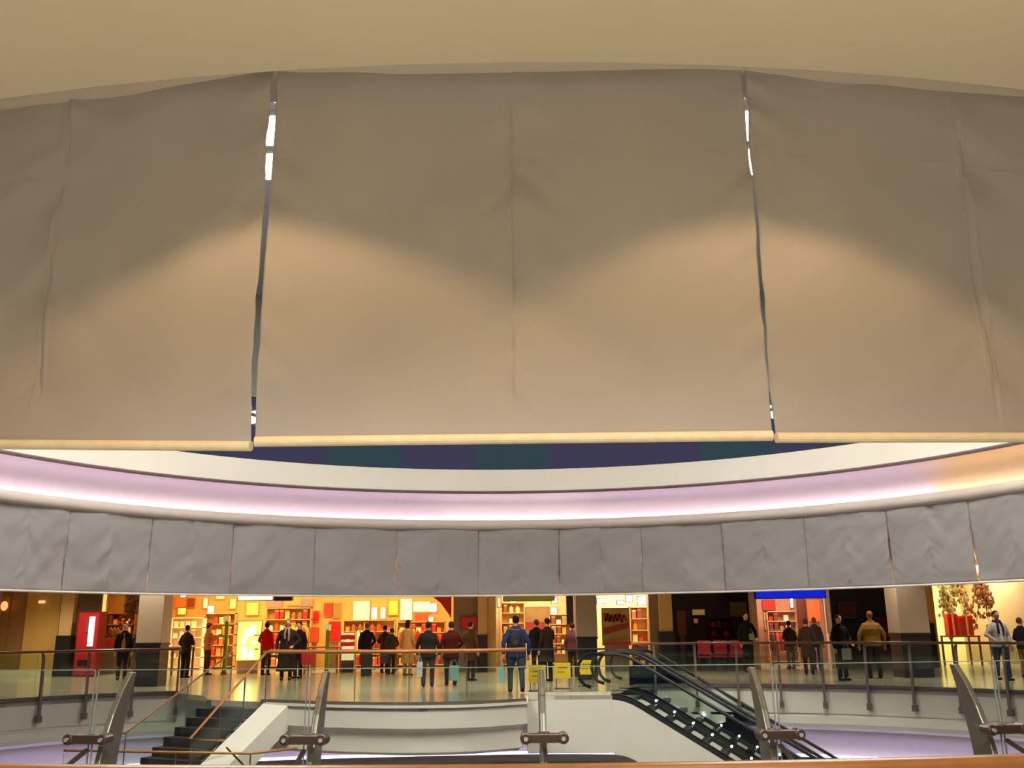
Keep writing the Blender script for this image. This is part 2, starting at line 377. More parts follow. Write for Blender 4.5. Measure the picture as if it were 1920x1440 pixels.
# ================================================================== BLINDS
def blind(p, q, z0, z1, nu, nv, label, group, mf, mbar, seed, detail, zb=(0, 0), barh=0.043, seams=(0.5,)):
    """cloth hung from p to q (plan), bottom bar at z0, top at z1"""
    p = Vector(p); q = Vector(q); d = q-p; L = d.length; t = d.normalized(); n = Vector((t.y, -t.x))
    c = (p+q)/2
    if n.dot(Vector((0, 14))-c) < 0: n = -n
    org = Vector((c.x, c.y, z0)); mb = MB()
    for j in range(nv+1):
        v = j/nv
        for i in range(nu+1):
            u = i/nu; zlo = z0+zb[0]*(1-u)+zb[1]*u
            z = zlo+(z1-zlo)*v
            off = 0.0; X = u*L; Z = z-z0
            for sx in [0.0, L]+[s*L for s in seams]:
                dd = abs(X-sx); side = 1 if X > sx else -1
                # puckers leaving the seam, drooping away from it
                k = noise.noise(Vector((dd*2.2+seed+side*9, (Z+dd*(0.9 if Z < 1.2*(z1-z0)*0.6 else 0.35))*9.0, seed*1.7+sx)))
                off += detail*0.011*k*math.exp(-dd/0.14)
                k2 = noise.noise(Vector((dd*0.8+seed+side*5, (Z+dd*1.1)*2.6, seed*2.3+sx)))
                off += detail*(0.020 if 0 < sx < L else 0.007)*k2*math.exp(-dd/0.33)
                if 0 < sx < L:
                    off -= detail*0.0022*(math.exp(-((dd-0.022)/0.005)**2))
            off += detail*0.030*noise.noise(Vector((X*0.9+seed*3, Z*0.8, seed)))
            off += detail*0.010*noise.noise(Vector((X*2.5+seed*3, Z*3.0-X*1.5, seed+4)))
            fade = min(1, v*8, (1-v)*10)
            pos = p+t*X+n*(off*max(fade, 0.1))
            mb.v.append((pos.x, pos.y, z))
    for j in range(nv):
        for i in range(nu):
            a = j*(nu+1)+i; mb.f.append((a, a+1, a+nu+2, a+nu+1))
    th = thing('fabric_blind', label, 'blind', org, group=group)
    o = obj('blind_cloth', mb, mf, th, org, smooth=True, recalc=False)
    sm = o.modifiers.new('thickness', 'SOLIDIFY'); sm.thickness = 0.0015; sm.offset = 0
    a3 = Vector((p.x, p.y, z0+zb[0]-barh/2+0.006)); b3 = Vector((q.x, q.y, z0+zb[1]-barh/2+0.006))
    nn = Vector((n.x, n.y, 0))
    mbb = MB(); mbb.tube([a3, b3], barh/2, 14); ax = (b3-a3)/2
    obj('bottom_bar', mbb, mbar, th, org, smooth=False)
    top = MB(); top.tube([(p.x, p.y, z1+0.03), (q.x, q.y, z1+0.03)], 0.03, 12)
    obj('top_roller', top, m_steeld, th, org, smooth=False)
    return th
g = 0.008
VN = [(-4.95, 4.78), (-3.12, 4.13), (-1.065, 3.765), (1.075, 3.765), (3.14, 4.13), (4.98, 4.78)]
labs = ['large beige cloth blind hanging over the near railing, beyond the left edge of the view', 'large beige cloth blind over the near railing, left of the left bright gap',
        'large beige cloth blind in the centre over the near railing, between the two bright gaps', 'large beige cloth blind over the near railing, right of the right bright gap',
        'large beige cloth blind hanging over the near railing, beyond the right edge of the view']
for k in range(5):
    a = Vector(VN[k]); b = Vector(VN[k+1]); t = (b-a).normalized()
    big = k in (1, 2, 3)
    zb = [(0.1, 0.1), (0.085, -0.018), (0, 0.004), (-0.004, 0.05), (0.1, 0.1)][k]
    blind(a+t*g, b-t*g, 2.262, 4.05, 260 if big else 60, 200 if big else 50, labs[k], 'near atrium blinds', m_fab, m_barw, 3.1+k*7.7, 1.7, zb)
# far blinds on the same ring
PB = []
a_, b_ = 10.85, 10.30
def ringpt(x): return Vector((x, 14.1+b_*math.sqrt(max(0, 1-(x/a_)**2))))
px_g = [970]
# vertices by equal chords from the middle
cen = 0.13; ch = 2.09
right_v = [ringpt(cen+ch/2)]; left_v = [ringpt(cen-ch/2)]
def nextpt(p, sgn, len_k):
    ang = math.atan2(p.x/a_, (p.y-14.1)/b_)
    chk = ch*(1.0, 0.985, 0.96, 0.93, 0.895, 0.86)[len_k]
    for k in range(1, 4000):
        a2 = ang+sgn*k*0.0002; q = Vector((a_*math.sin(a2), 14.1+b_*math.cos(a2)))
        if (q-p).length >= chk: return q
for k in range(6):
    right_v.append(nextpt(right_v[-1], 1, k)); left_v.append(nextpt(left_v[-1], -1, k))
fv = left_v[::-1]+right_v
rel = ['first', 'second', 'third', 'fourth', 'fifth', 'sixth']
for k in range(len(fv)-1):
    a, b = fv[k], fv[k+1]; t = (b-a).normalized(); idx = k-6
    if idx == 0: lab = 'grey blind in the middle of the far ring, above the blue jacketed person'
    else: lab = 'grey far ring blind, %s to the %s of the middle one' % (rel[abs(idx)-1], 'left' if idx < 0 else 'right')
    gg = 0.016 if idx in (-4, 6) else 0.001
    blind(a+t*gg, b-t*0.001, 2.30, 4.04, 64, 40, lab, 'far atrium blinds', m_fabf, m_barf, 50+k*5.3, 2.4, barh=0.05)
# ================================================================== NEAR BALUSTRADE
R_near = lambda x, d: None
def nearpt(x, off):   # off > 0 toward the viewer from the slab edge curve
    y = 3.28+x*x/21.0
    n = Vector((x/10.5, -1)).normalized()
    return Vector((x, y))+Vector((x/10.5, -1)).normalized()*off*1.0
bal = thing('glass_balustrade', 'near glass balustrade with curved steel blades, closest to the viewer', 'railing', (0, 3.2, 0))
BO = Vector((0, 3.2, 0))
xs = [-3.0, -2.18, -1.40, -0.675, 0.092, 0.85, 1.62, 2.40, 3.2]
for x in xs:
    c0 = nearpt(x, 0.02); n = -Vector((x/10.5, -1)).normalized(); t = Vector((n.y, -n.x))
    prof2 = [(-0.50, -0.02, 0.16), (0.0, -0.02, 0.16), (0.3, -0.03, 0.15), (0.6, -0.05, 0.14), (0.85, -0.05, 0.13), (1.0, -0.03, 0.12), (1.12, 0.005, 0.105), (1.22, 0.05, 0.085), (1.30, 0.10, 0.06), (1.355, 0.15, 0.03)]
    mb = MB(); base = 0
    for z, o, w in prof2:
        for s1, s2 in ((-1, 0), (1, 0), (1, 1), (-1, 1)):
            q = c0+t*s1*0.011+n*(o+w*s2); mb.v.append((q.x, q.y, z))
    for i in range(len(prof2)-1):
        for k in range(4):
            l = (k+1) % 4; mb.f.append((4*i+k, 4*i+l, 4*i+4+l, 4*i+4+k))
    mb.f.append((3, 2, 1, 0)); e = 4*(len(prof2)-1); mb.f.append((e, e+1, e+2, e+3))
    po = obj('post', mb, m_steel, bal, BO, bevel=0.004)
    # clamp bar gripping the two panes beside the blade, with bolts
    cc = c0-n*0.075; mc = MB()
    mc.obox((cc.x, cc.y, 1.155), (t.x*0.060, t.y*0.060, 0), (n.x*0.020, n.y*0.020, 0), (0, 0, 0.014))
    for s1 in (-1, 1):
        q = cc+t*s1*0.060; mc.tube([(q.x-n.x*0.025, q.y-n.y*0.025, 1.155), (q.x+n.x*0.025, q.y+n.y*0.025, 1.155)], 0.018, 14)
    mc.obox((c0.x-n.x*0.045, c0.y-n.y*0.045, 1.155), (t.x*0.02, t.y*0.02, 0), (n.x*0.03, n.y*0.03, 0), (0, 0, 0.014))
    cl = obj('clamp', mc, m_bronze, po, BO*0, bevel=0.003)
    cl.data.transform(Matrix.Translation(-BO))
    for s1 in (-1, 1):
        q = cc+t*s1*0.060-n*0.027; mb2 = MB(); mb2.tube([(q.x, q.y, 1.155), (q.x-n.x*0.008, q.y-n.y*0.008, 1.155)], 0.007, 12)
        bo = obj('bolt', mb2, m_bolt, po, BO*0); bo.data.transform(Matrix.Translation(-BO))
# panes between blades
for a, b in zip(xs, xs[1:]):
    mb = MB(); K = 6; gp = 0.006
    for i in range(K+1):
        x = a+gp+(b-a-2*gp)*i/K; p = nearpt(x, 0.085); q = nearpt(x, 0.075)
        mb.v += [(p.x, p.y, 0.06), (q.x, q.y, 0.06), (q.x, q.y, 1.372), (p.x, p.y, 1.372)]
    for i in range(K):
        for k in range(4):
            l = (k+1) % 4; mb.f.append((4*i+k, 4*i+l, 4*i+4+l, 4*i+4+k))
    mb.f.append((0, 1, 2, 3)); e = 4*K; mb.f.append((e+3, e+2, e+1, e))
    obj('glass_pane', mb, m_glass, bal, BO)
    me = MB()
    for x in (a+gp, b-gp):
        p = nearpt(x, 0.08); me.box((p.x-0.0014, p.y-0.004, 0.06), (p.x+0.0014, p.y+0.004, 1.372))
    et = spline([nearpt(a+gp+(b-a-2*gp)*i/4, 0.08) for i in range(5)], 3)
    me.tube([(p.x, p.y, 1.373) for p in et], 0.0016, 6)
    obj('polished_glass_edge', me, mat('glass_edge', (104, 108, 96), 0.35), bal, BO)
rail = [nearpt(x*0.2, 0.28) for x in range(-18, 19)]
mb = MB().ribbon(rail, [(-0.035, 1.06), (-0.045, 1.078), (-0.035, 1.096), (0.0, 1.103), (0.035, 1.096), (0.045, 1.078), (0.035, 1.06)], out=(0, 14), closeprof=True)
obj('handrail', mb, mat('dark_oak_handrail', (116, 70, 28), 0.35, noise_amt=0.12, nscale=14), bal, BO, smooth=True)
for x in xs:
    p = nearpt(x, 0.10); q = nearpt(x, 0.28)
    obj('rail_bracket', MB().tube([(p.x, p.y, 1.12), (q.x, q.y, 1.06), (q.x, q.y, 1.075)], 0.008, 8), m_bronze, bal, BO)
obj('base_shoe', MB().ribbon(rail[1:-1], [(-0.24, 0), (-0.24, 0.08), (-0.16, 0.08), (-0.16, 0)], out=(0, 14), closeprof=True), m_steeld, bal, BO)
# ================================================================== FAR BALUSTRADES
def balustrade(curve, label, zrail=1.05, spacing=1.04, start=0.4, posts=True, glass=m_glassf, joint=1.3, mrail=m_oakd, rr=0.032, inset=0.06):
    c = [Vector(p) for p in curve]; org = Vector((c[len(c)//2].x, c[len(c)//2].y, 0))
    t0 = thing('glass_balustrade', label, 'railing', org)
    prof = [(inset+rr*math.cos(a)*1.5, zrail+rr*math.sin(a)) for a in [2*PI*k/10 for k in range(10)]]
    obj('handrail', MB().ribbon(c, prof, out=(0, 14) if posts else (8, 10), closeprof=True), mrail, t0, org, smooth=True)
    outp = (0, 14) if posts else (8, 10)
    pts = length_pts(c, joint, 0.0)
    # glass panes following the curve
    dense = length_pts(c, 0.13, 0.0); n = max(1, int(round(joint/0.13)))
    for i in range(0, len(dense)-1, n):
        s = [p for p, _ in dense[i:i+n+1]]
        if len(s) < 2: continue
        obj('glass_pane', MB().ribbon(s, [(inset-0.006, 0.02), (inset-0.006, zrail-0.06), (inset+0.006, zrail-0.06), (inset+0.006, 0.02)], out=outp, closeprof=True), glass, t0, org)
        if not posts:
            p = s[0]; obj('joint_seal', MB().box((p.x-0.008, p.y-0.008+inset, 0.02), (p.x+0.008, p.y+0.008+inset, zrail-0.06)), m_steeld, t0, org)
    obj('base_channel', MB().ribbon(c, [(inset-0.03, 0), (inset-0.03, 0.06), (inset+0.03, 0.06), (inset+0.03, 0)], out=outp, closeprof=True), m_steeld, t0, org)
    if posts:
        for p, t in length_pts(c, spacing, start):
            n = Vector((t.y, -t.x))
            if n.dot(p-Vector((0, 14))) < 0: n = -n
            nn = Vector((n.x, n.y, 0)); tt = Vector((t.x, t.y, 0)); P0 = Vector((p.x, p.y, 0))
            mb = MB(); pr = [(zrail-0.04, 0.03, 0.05), (zrail-0.12, -0.03, 0.055), (0.6, -0.06, 0.06), (0.1, -0.085, 0.07), (-0.2, -0.11, 0.07), (-0.46, -0.13, 0.06)]
            for z, o, w in pr:
                for s1, s2 in ((-1, -1), (1, -1), (1, 1), (-1, 1)):
                    mb.v.append(tuple(P0+tt*s1*0.028+nn*(o+s2*w/2)+Vector((0, 0, z))))
            for i in range(len(pr)-1):
                for k in range(4):
                    l = (k+1) % 4; mb.f.append((4*i+k, 4*i+l, 4*i+4+l, 4*i+4+k))
            mb.f.append((3, 2, 1, 0)); e = 4*(len(pr)-1); mb.f.append((e, e+1, e+2, e+3))
            po = obj('post', mb, m_steeld, t0, org)
            br = MB().obox(tuple(P0-nn*0.08+Vector((0, 0, -0.42))), tuple(tt*0.05), tuple(nn*0.1), (0, 0, 0.07))
            b = obj('bracket', br, m_steeld, po); b.data.transform(Matrix.Translation(-org))
            ar = MB().tube([P0+nn*(-0.02)+Vector((0, 0, zrail-0.09)), P0+nn*inset+Vector((0, 0, zrail-0.02))], 0.014, 8)
            a = obj('rail_arm', ar, m_steeld, po); a.data.transform(Matrix.Translation(-org))
    return t0
balustrade(f_left[2:], 'glass balustrade with steel posts along the far walkway, left of the stairs', start=0.35)
balustrade(f_right[:-2], 'glass balustrade with steel posts along the far walkway, right of the escalators', start=0.55)
balustrade([Vector((-5.36, 21.0))]+plat, 'green glass balustrade with thick light oak rail around the curved platform', zrail=1.04, posts=False, mrail=m_oak, rr=0.042, joint=1.17)
# straight glass guard between platform and escalators
t0 = thing('glass_guard', 'short green glass guard above the white escalator box, right of the curved platform', 'railing', (1.2, 22.2, 0))
O = Vector((1.2, 22.2, 0))
obj('glass_pane', MB().box((0.27, 22.16, 0.03), (2.15, 22.175, 0.99)), m_glassf, t0, O)
obj('base_channel', MB().box((0.26, 22.13, 0), (2.16, 22.2, 0.07)), m_barf, t0, O)
obj('handrail', MB().tube([(0.27, 22.17, 1.0), (2.15, 22.17, 1.0)], 0.022, 10), m_rubber, t0, O)
# ================================================================== STAIRS
D = Vector((-0.49, -0.872, 0)).normalized(); Rt = Vector((0.872, -0.49, 0)).normalized()
S0 = Vector((-5.36, 21.0, 0)); Wd = 1.72; run, rise = 0.275, 0.172
st = thing('staircase', 'dark staircase going down to the left from the curved platform', 'stairs', S0)
ns = 19
for k in range(ns):
    a = S0+D*(k*run); z = -(k+1)*rise+0.0
    c = a+D*run/2-Rt*Wd/2+Vector((0, 0, z-rise/2))
    obj('step', MB().obox(c+Vector((0, 0, 0)), Rt*Wd/2, D*(run/2+0.015), (0, 0, rise/2+0.02)), m_tread, st, S0)
    nz_ = a+D*(run-0.01)-Rt*Wd/2+Vector((0, 0, z+0.024))
def slope_slab(p0, width_vec, length, depth, up=0.02, m=m_white, s=rise/run):
    """solid following the stair pitch"""
    a = Vector(p0); e = a+D*length-Vector((0, 0, s*length))
    poly = [a+Vector((0, 0, up)), e+Vector((0, 0, up)), e-Vector((0, 0, depth)), a-Vector((0, 0, depth))]
    return MB().prism(poly, width_vec)
LS = ns*run
obj('stringer', slope_slab(S0+D*0.02-Vector((0, 0, 0.04)), Rt*0.72, LS-0.1, 0.5), m_white, st, S0)
obj('stringer', slope_slab(S0-Rt*Wd+Vector((0, 0, -0.34)), -Rt*0.12, LS, 0.35), m_white, st, S0)
obj('soffit', slope_slab(S0-Rt*Wd-Vector((0, 0, 0.42)), Rt*(Wd-0.01), LS, 0.12), m_white, st, S0)
zl = -ns*rise
# intermediate landing
pl = [S0+D*LS-Rt*(Wd+0.6)+Vector((0, 0, zl)), S0+D*LS+Rt*2.3+Vector((0, 0, zl)), S0+D*(LS+2.2)+Rt*2.3+Vector((0, 0, zl)), S0+D*(LS+2.2)-Rt*(Wd+0.6)+Vector((0, 0, zl))]
obj('landing', MB().prism(pl, (0, 0, -0.25)), m_tread, st, S0)
def rail3(t, pts, r=0.03, m=m_oak, O=S0, name='handrail'):
    return obj(name, MB().tube(pts, r, 12), m, t, O, smooth=True)
# right hand rail: from the platform down along the flight
rt_ = st
r0 = Vector((-5.36, 21.0, 1.04)); r1 = at(355, 1386, 19.45); r2 = at(420, 1389, 19.5)
rail3(rt_, [r0, r1, r2], 0.026)
obj('glass_pane', MB().prism([r0-Vector((0, 0, 0.06)), r1-Vector((0, 0, 0.06)), r1-Vector((0, 0, 0.66)), Vector((r0.x, r0.y, 0.03))], Rt*0.014), m_glass, rt_, S0)
for f_ in (0.3, 0.62, 0.97):
    p = r0.lerp(r1, f_); zb_ = -0.05-(p-S0).to_2d().length*rise/run
    obj('post', MB().tube([(p.x, p.y, p.z), (p.x, p.y, zb_-0.05)], 0.014, 8), m_steeld, rt_, S0)
# left rail
lt_ = st
l0 = at(436, 1222, 22.3); l1 = at(236, 1374, 19.7); l2 = at(186, 1381, 19.8)
OL = S0
rail3(lt_, [l0, l1, l2], 0.022, m_oakd, OL)
obj('glass_pane', MB().prism([l0-Vector((0, 0, 0.05)), l1-Vector((0, 0, 0.05)), l1-Vector((0, 0, 1.1)), Vector((l0.x, l0.y, -0.05))], (0.01, 0.01, 0)), m_glassf, lt_, OL)
obj('glass_pane', MB().prism([l1-Vector((0, 0, 0.05)), l2-Vector((0, 0, 0.05)), l2-Vector((0, 0, 1.1)), l1-Vector((0, 0, 1.1))], (0.0, 0.014, 0)), m_glassf, lt_, OL)
for f_ in (0.0, 0.45, 1.0):
    p = l0.lerp(l1, f_); obj('post', MB().tube([p, p-Vector((0, 0, 1.05 if f_ else 1.0))], 0.014, 8), m_steeld, lt_, OL)
p = l1.lerp(l2, 0.5); obj('post', MB().tube([p, p-Vector((0, 0, 1.1))], 0.012, 8), m_steeld, lt_, OL)
# guard rail of the stair landing below
ga = at(120, 1407, 17.6); gb = at(470, 1413, 17.6); gc = at(556, 1403, 18.4)
gt = st; OG = S0
rail3(gt, [ga, gb, gc], 0.022, m_oak, OG)
for p, q in ((ga, gb), (gb, gc)):
    obj('glass_pane', MB().prism([p-Vector((0, 0, 0.05)), q-Vector((0, 0, 0.05)), Vector((q.x, q.y, zl+0.02)), Vector((p.x, p.y, zl+0.02))], (0, 0.014, 0)), m_glass, gt, OG)
for f_ in (0.24, 0.6, 1.0):
    p = ga.lerp(gb, f_); obj('post', MB().tube([p, (p.x, p.y, zl)], 0.014, 8), m_steeld, gt, OG)
q0 = at(425, 1402, 18.2); q1 = at(462, 1440, 17.4)
rail3(gt, [q0, q1, q1-Vector((0, 0, 0.3))], 0.018, m_bronze, OG, 'lower_handrail')
# ================================================================== ESCALATORS
E = Vector((0.953, -0.302, 0)).normalized(); Q = Vector((0.302, 0.953, 0)).normalized(); SL = math.tan(math.radians(30)); LE = 9.4
m_skl = mat('skirt_lamp', (255, 250, 250), 0.3, emit=14, ecol=(250, 250, 255), noise_amt=0)
def escalator(P, label, box):
    P = Vector(P); t = thing('escalator', label, 'escalator', P)
    def pt(s, w, z): # s along, w across, z above the pitch line
        drop = 0 if s < 0 else (SL*s if s > 0.6 else SL*s*s/1.2/1.0)
        if s > 0.6: drop = SL*(s-0.3)
        if 0 <= s <= 0.6: drop = SL*s*s/1.2
        return P+E*s+Q*w+Vector((0, 0, z-drop))
    ss = [-0.5, -0.3, 0, 0.15, 0.3, 0.45, 0.6, 2, 4, 6, 8, LE]
    def sheet(w0, w1, za, zb, ss=ss):
        mb = MB()
        for s in ss:
            mb.v += [tuple(pt(s, w0, za)), tuple(pt(s, w1, za)), tuple(pt(s, w1, zb)), tuple(pt(s, w0, zb))]
        for i in range(len(ss)-1):
            for k in range(4):
                l = (k+1) % 4; mb.f.append((4*i+k, 4*i+l, 4*i+4+l, 4*i+4+k))
        mb.f.append((0, 1, 2, 3)); e = 4*(len(ss)-1); mb.f.append((e+3, e+2, e+1, e)); return mb
    tr = sheet(0.0, 1.6, -1.25, -0.10, ss[2:])
    obj('truss', tr, m_white, t, P)
    for w in (0.0, 1.42):
        obj('deck', sheet(w, w+0.18, -0.10, -0.02, ss[1:]), m_rubber, t, P)
        ins = w+0.16 if w == 0 else w
        obj('skirt', sheet(ins, ins+0.02, -0.2, 0.02, ss[1:]), m_stepm, t, P)
        obj('glass_panel', sheet(w+0.08, w+0.095, -0.02, 0.84, ss[1:]), m_glasse, t, P)
        hr = [tuple(pt(s, w+0.088, 0.88)) for s in [-0.5, -0.35, -0.2]+ss[2:]]
        a = pt(-0.5, w+0.088, 0.88)
        cap = [tuple(a-E*0.30*math.sin(x)+Vector((0, 0, -0.36+0.36*math.cos(x)))) for x in [PI, 2.6, 2.1, 1.57, 1.1, 0.6, 0.3]]
        obj('handrail', MB().tube(cap+hr, 0.04, 10), m_rubber, t, P, smooth=True)
        # lamps on the inner skirt
        for s in ([0.75+0.42*k for k in range(16)] if w else []):
            c = pt(s, ins+(0.02 if w == 0 else -0.0), 0.05)
            sk = [o for o in t.children if o.name.startswith('skirt')][-1]
            l = obj('skirt_lamp', MB().ball(c, 0.026, n=10, m=6), m_skl, sk); l.data.transform(Matrix.Translation(-P))
    n = int(LE/0.4)
    obj('comb_plate', MB().prism([pt(-1.0, 0.18, -0.01), pt(0.0, 0.18, -0.01), pt(0.0, 1.42, -0.01), pt(-1.0, 1.42, -0.01)], (0, 0, -0.05)), m_stepm, t, P)
    for k in range(n):
        s = k*0.4; z = pt(s+0.4, 0.8, 0).z
        c = P+E*(s+0.2)+Q*0.8; c.z = z-0.12
        obj('step', MB().obox(c, E*0.2, Q*0.6, (0, 0, 0.12)), m_stepm, t, P)
    return t
escalator((2.18, 22.06, 0), 'nearer escalator going down to the right, with white side cladding', True)
escalator(Vector((2.18, 22.06, 0))+Q*2.15, 'farther escalator going down to the right, beyond the white clad one', False)
bx = thing('escalator_box', 'white boxed landing under the glass guard at the top of the escalators', 'box', (1.2, 22.1, -1.25))
O = Vector((1.2, 22.1, -1.25))
obj('box_body', MB().prism([(0.27, 22.115, -1.22), (2.2, 22.055, -1.22), (2.2, 22.055, -0.09), (0.27, 22.115, -0.09)], (0.0, 3.0, 0)), m_white, bx, O)
obj('top_trim', MB().box((0.25, 22.10, -0.09), (2.14, 22.16, -0.005)), m_barf, bx, O)
# ================================================================== SHOP FRONTS AND INTERIORS
def X(px, Y): return at(px, 1180, Y).x
def Z(px, py, Y): return at(px, py, Y).z
m_cream = mat('cream_wall_panel', (206, 160, 80), 0.5, noise_amt=0.05, nscale=0.6)
m_cream2 = mat('tan_wall_panel', (150, 110, 58), 0.5, noise_amt=0.05)
m_brown = mat('brown_shop_wall', (108, 84, 58), 0.6)
m_taupew = mat('taupe_shop_wall', (132, 110, 80), 0.6)
def wallbox(name, p0, p1, m, Y=YS, d=0.35, z0=0, z1=3.94):
    return struct(name, MB().box((X(p0, Y), Y, z0), (X(p1, Y), Y+d, z1)), m)
wallbox('wall_cream_front', -60, 12, m_cream2); wallbox('wall_cream_panel', 45, 109, m_cream, Y=34.0); wallbox('wall_tan_panel', 12, 45, m_cream2, Y=34.1)
wallbox('wall_brown_front', 134, 186, m_brown)
wallbox('wall_middle_front', 850, 896, m_taupew); wallbox('wall_middle_pier', 910, 930, m_beige, Y=34.05)
wallbox('wall_right_front', 1218, 1238, m_taupew)
wallbox('wall_sign_pier', 1411, 1422, m_beige, d=0.3); wallbox('wall_sign_pier_right', 1553, 1561, m_white, d=0.3)
wallbox('wall_gold_pier', 1748, 1757, m_beige, d=0.3)
struct('baseboard_cream', MB().box((X(-60, 34), 33.93, 0), (X(109, 34), 33.99, 0.22)), mat('white_skirting', (232, 216, 170), 0.4))
YB = 39.6
def room(name, p0, p1, wallm, floorm=None, back=YB, label=None):
    x0, x1 = X(p0, YS), X(p1, YS)
    xa, xb = X(p0, back), X(p1, back); f0 = YS+0.3
    struct('wall_%s_left' % name, MB().prism([(x0-.05, f0, 0), (x0, f0, 0), (xa, back, 0), (xa-.05, back, 0)], (0, 0, 3.94)), wallm)
    struct('wall_%s_right' % name, MB().prism([(x1, f0, 0), (x1+.05, f0, 0), (xb+.05, back, 0), (xb, back, 0)], (0, 0, 3.94)), wallm)
    x0, x1 = xa, xb
    struct('wall_%s_back' % name, MB().box((x0, back, 0), (x1, back+0.1, 3.94)), wallm)
m_orange = mat('amber_shop_wall', (232, 168, 84), 0.6, noise_amt=0.1, nscale=1.5)
m_gold = mat('gold_shop_wall', (170, 122, 50), 0.6, noise_amt=0.2, nscale=1.5)
m_creamw = mat('cream_shop_wall', (222, 196, 150), 0.6)
m_lemon = mat('lemon_shop_wall', (248, 228, 160), 0.6)
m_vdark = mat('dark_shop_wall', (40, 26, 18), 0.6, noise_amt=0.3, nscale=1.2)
m_redsh = mat('warm_red_shop_wall', (190, 140, 110), 0.6)
room('gold_shop', 187, 310, m_gold); room('amber_shop', 314, 850, m_orange); room('toy_shop', 930, 1078, m_creamw)
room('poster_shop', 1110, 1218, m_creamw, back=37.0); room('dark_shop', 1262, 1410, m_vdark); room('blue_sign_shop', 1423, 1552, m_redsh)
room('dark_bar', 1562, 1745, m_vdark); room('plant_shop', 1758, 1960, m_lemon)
def shoplamp(p0, p1, power, col, y=36.6, sy=3.0):
    xa, xb = X(p0, 36), X(p1, 36)
    area(((xa+xb)/2, y, 3.7), power, col, (xb-xa)*0.8, sy)
AMB = (1.0, 0.66, 0.26)
shoplamp(187, 310, 230, AMB); shoplamp(320, 580, 430, (1, .72, .36)); shoplamp(580, 850, 430, (1, .72, .36))
shoplamp(930, 1078, 330, (1, .78, .50)); shoplamp(1110, 1218, 260, (1, .78, .50), y=35.6, sy=1.5); shoplamp(1262, 1410, 22, (1, .7, .4))
shoplamp(1423, 1552, 260, (1, .8, .6)); shoplamp(1562, 1740, 16, (1, .7, .4)); shoplamp(1758, 1960, 620, (1, .84, .54))
# pilasters with black granite feet
def pilaster(p0, p1, zb_, label, m=m_beige, Y=33.7):
    x0, x1 = X(p0, Y), X(p1, Y); O = Vector(((x0+x1)/2, Y, 0))
    t = thing('pilaster', label, 'pilaster', O)
    obj('shaft', MB().box((x0, Y, zb_), (x1, Y+0.28, 3.93)), m, t, O)
    obj('plinth', MB().box((x0-0.04, Y-0.05, 0), (x1+0.04, Y+0.28, zb_)), m_dark, t, O)
pilaster(110, 134, 1.36, 'beige pilaster with black foot, left of the red machine')
pilaster(896, 912, 1.25, 'narrow beige pilaster with black foot, right of the red wall sign')
pilaster(1238, 1262, 1.30, 'beige pilaster with black foot beside the dark shop, right of the red scribble poster')
pilaster(1730, 1750, 1.50, 'golden lit pilaster with black foot beside the bright plant shop', mat('gold_pilaster', (232, 170, 84), 0.6))
# free-standing columns in front of the shops
def column(px, w, Y, zb_, label):
    x = X(px, Y); O = Vector((x, Y, 0)); t = thing('column', label, 'column', O); h = w/2
    obj('shaft', MB().box((x-h, Y-h, zb_), (x+h, Y+h, 3.935)), m_grey, t, O, bevel=0.02)
    obj('collar', MB().box((x-h-0.01, Y-h-0.01, zb_-0.06), (x+h+0.01, Y+h+0.01, zb_)), m_dark, t, O)
    obj('plinth', MB().box((x-h+0.02, Y-h+0.02, 0), (x+h-0.02, Y+h-0.02, zb_-0.06)), m_darkstone, t, O)
column(289, 0.72, 27.4, 1.16, 'square taupe column with black granite foot, near the top of the stairs')
column(1099, 0.62, 28.8, 1.20, 'square taupe column behind the yellow notices at the escalators')
column(1704, 0.88, 28.2, 1.22, 'wide square taupe column with black granite foot on the right walkway')
# ------------------------------------------------------------------ signs, posters, light boxes
def display(name, label, cat, p0, y0, p1, y1, Y, rgb, th=0.05, emit=0, floor=False, frame=None, group=None, ecol=None, z0=None, hang=False):
    xa, xb = X(p0, Y), X(p1, Y); zt = Z((p0+p1)/2, y0, Y); zb_ = Z((p0+p1)/2, y1, Y)
    if z0 is not None: zb_ = z0
    O = Vector(((xa+xb)/2, Y, 0 if floor else zb_))
    m = mat('paint_%d_%d_%d%s' % (rgb+('_lit%d' % int(emit*10) if emit else '',)), rgb, 0.5, emit=emit, ecol=ecol, noise_amt=0.12, nscale=3)
    t = thing(name, label, cat, O, group=group)
    obj('board', MB().box((xa, Y, zb_), (xb, Y+th, zt)), m, t, O)
    fm = frame or m_brown; b = 0.025
    mb = MB(); mb.box((xa-b, Y-0.01, zb_-b), (xa, Y+th, zt+b)); mb.box((xb, Y-0.01, zb_-b), (xb+b, Y+th, zt+b))
    mb.box((xa, Y-0.01, zt), (xb, Y+th, zt+b)); mb.box((xa, Y-0.01, zb_-b), (xb, Y+th, zb_))
    obj('frame', mb, fm, t, O)
    if hang:
        for q in (0.15, 0.85): obj('hanging_rod', MB().tube([(xa+(xb-xa)*q, Y+th/2, zt), (xa+(xb-xa)*q, Y+th/2, 3.935)], 0.008, 6), m_steeld, t, O)
    if floor and zb_ > 0.05:
        obj('stand', MB().box((xa+0.05, Y, 0), (xb-0.05, Y+th, zb_-b)), fm, t, O)
    return t, O, (xa, xb, zb_, zt)
YW = YB-0.08
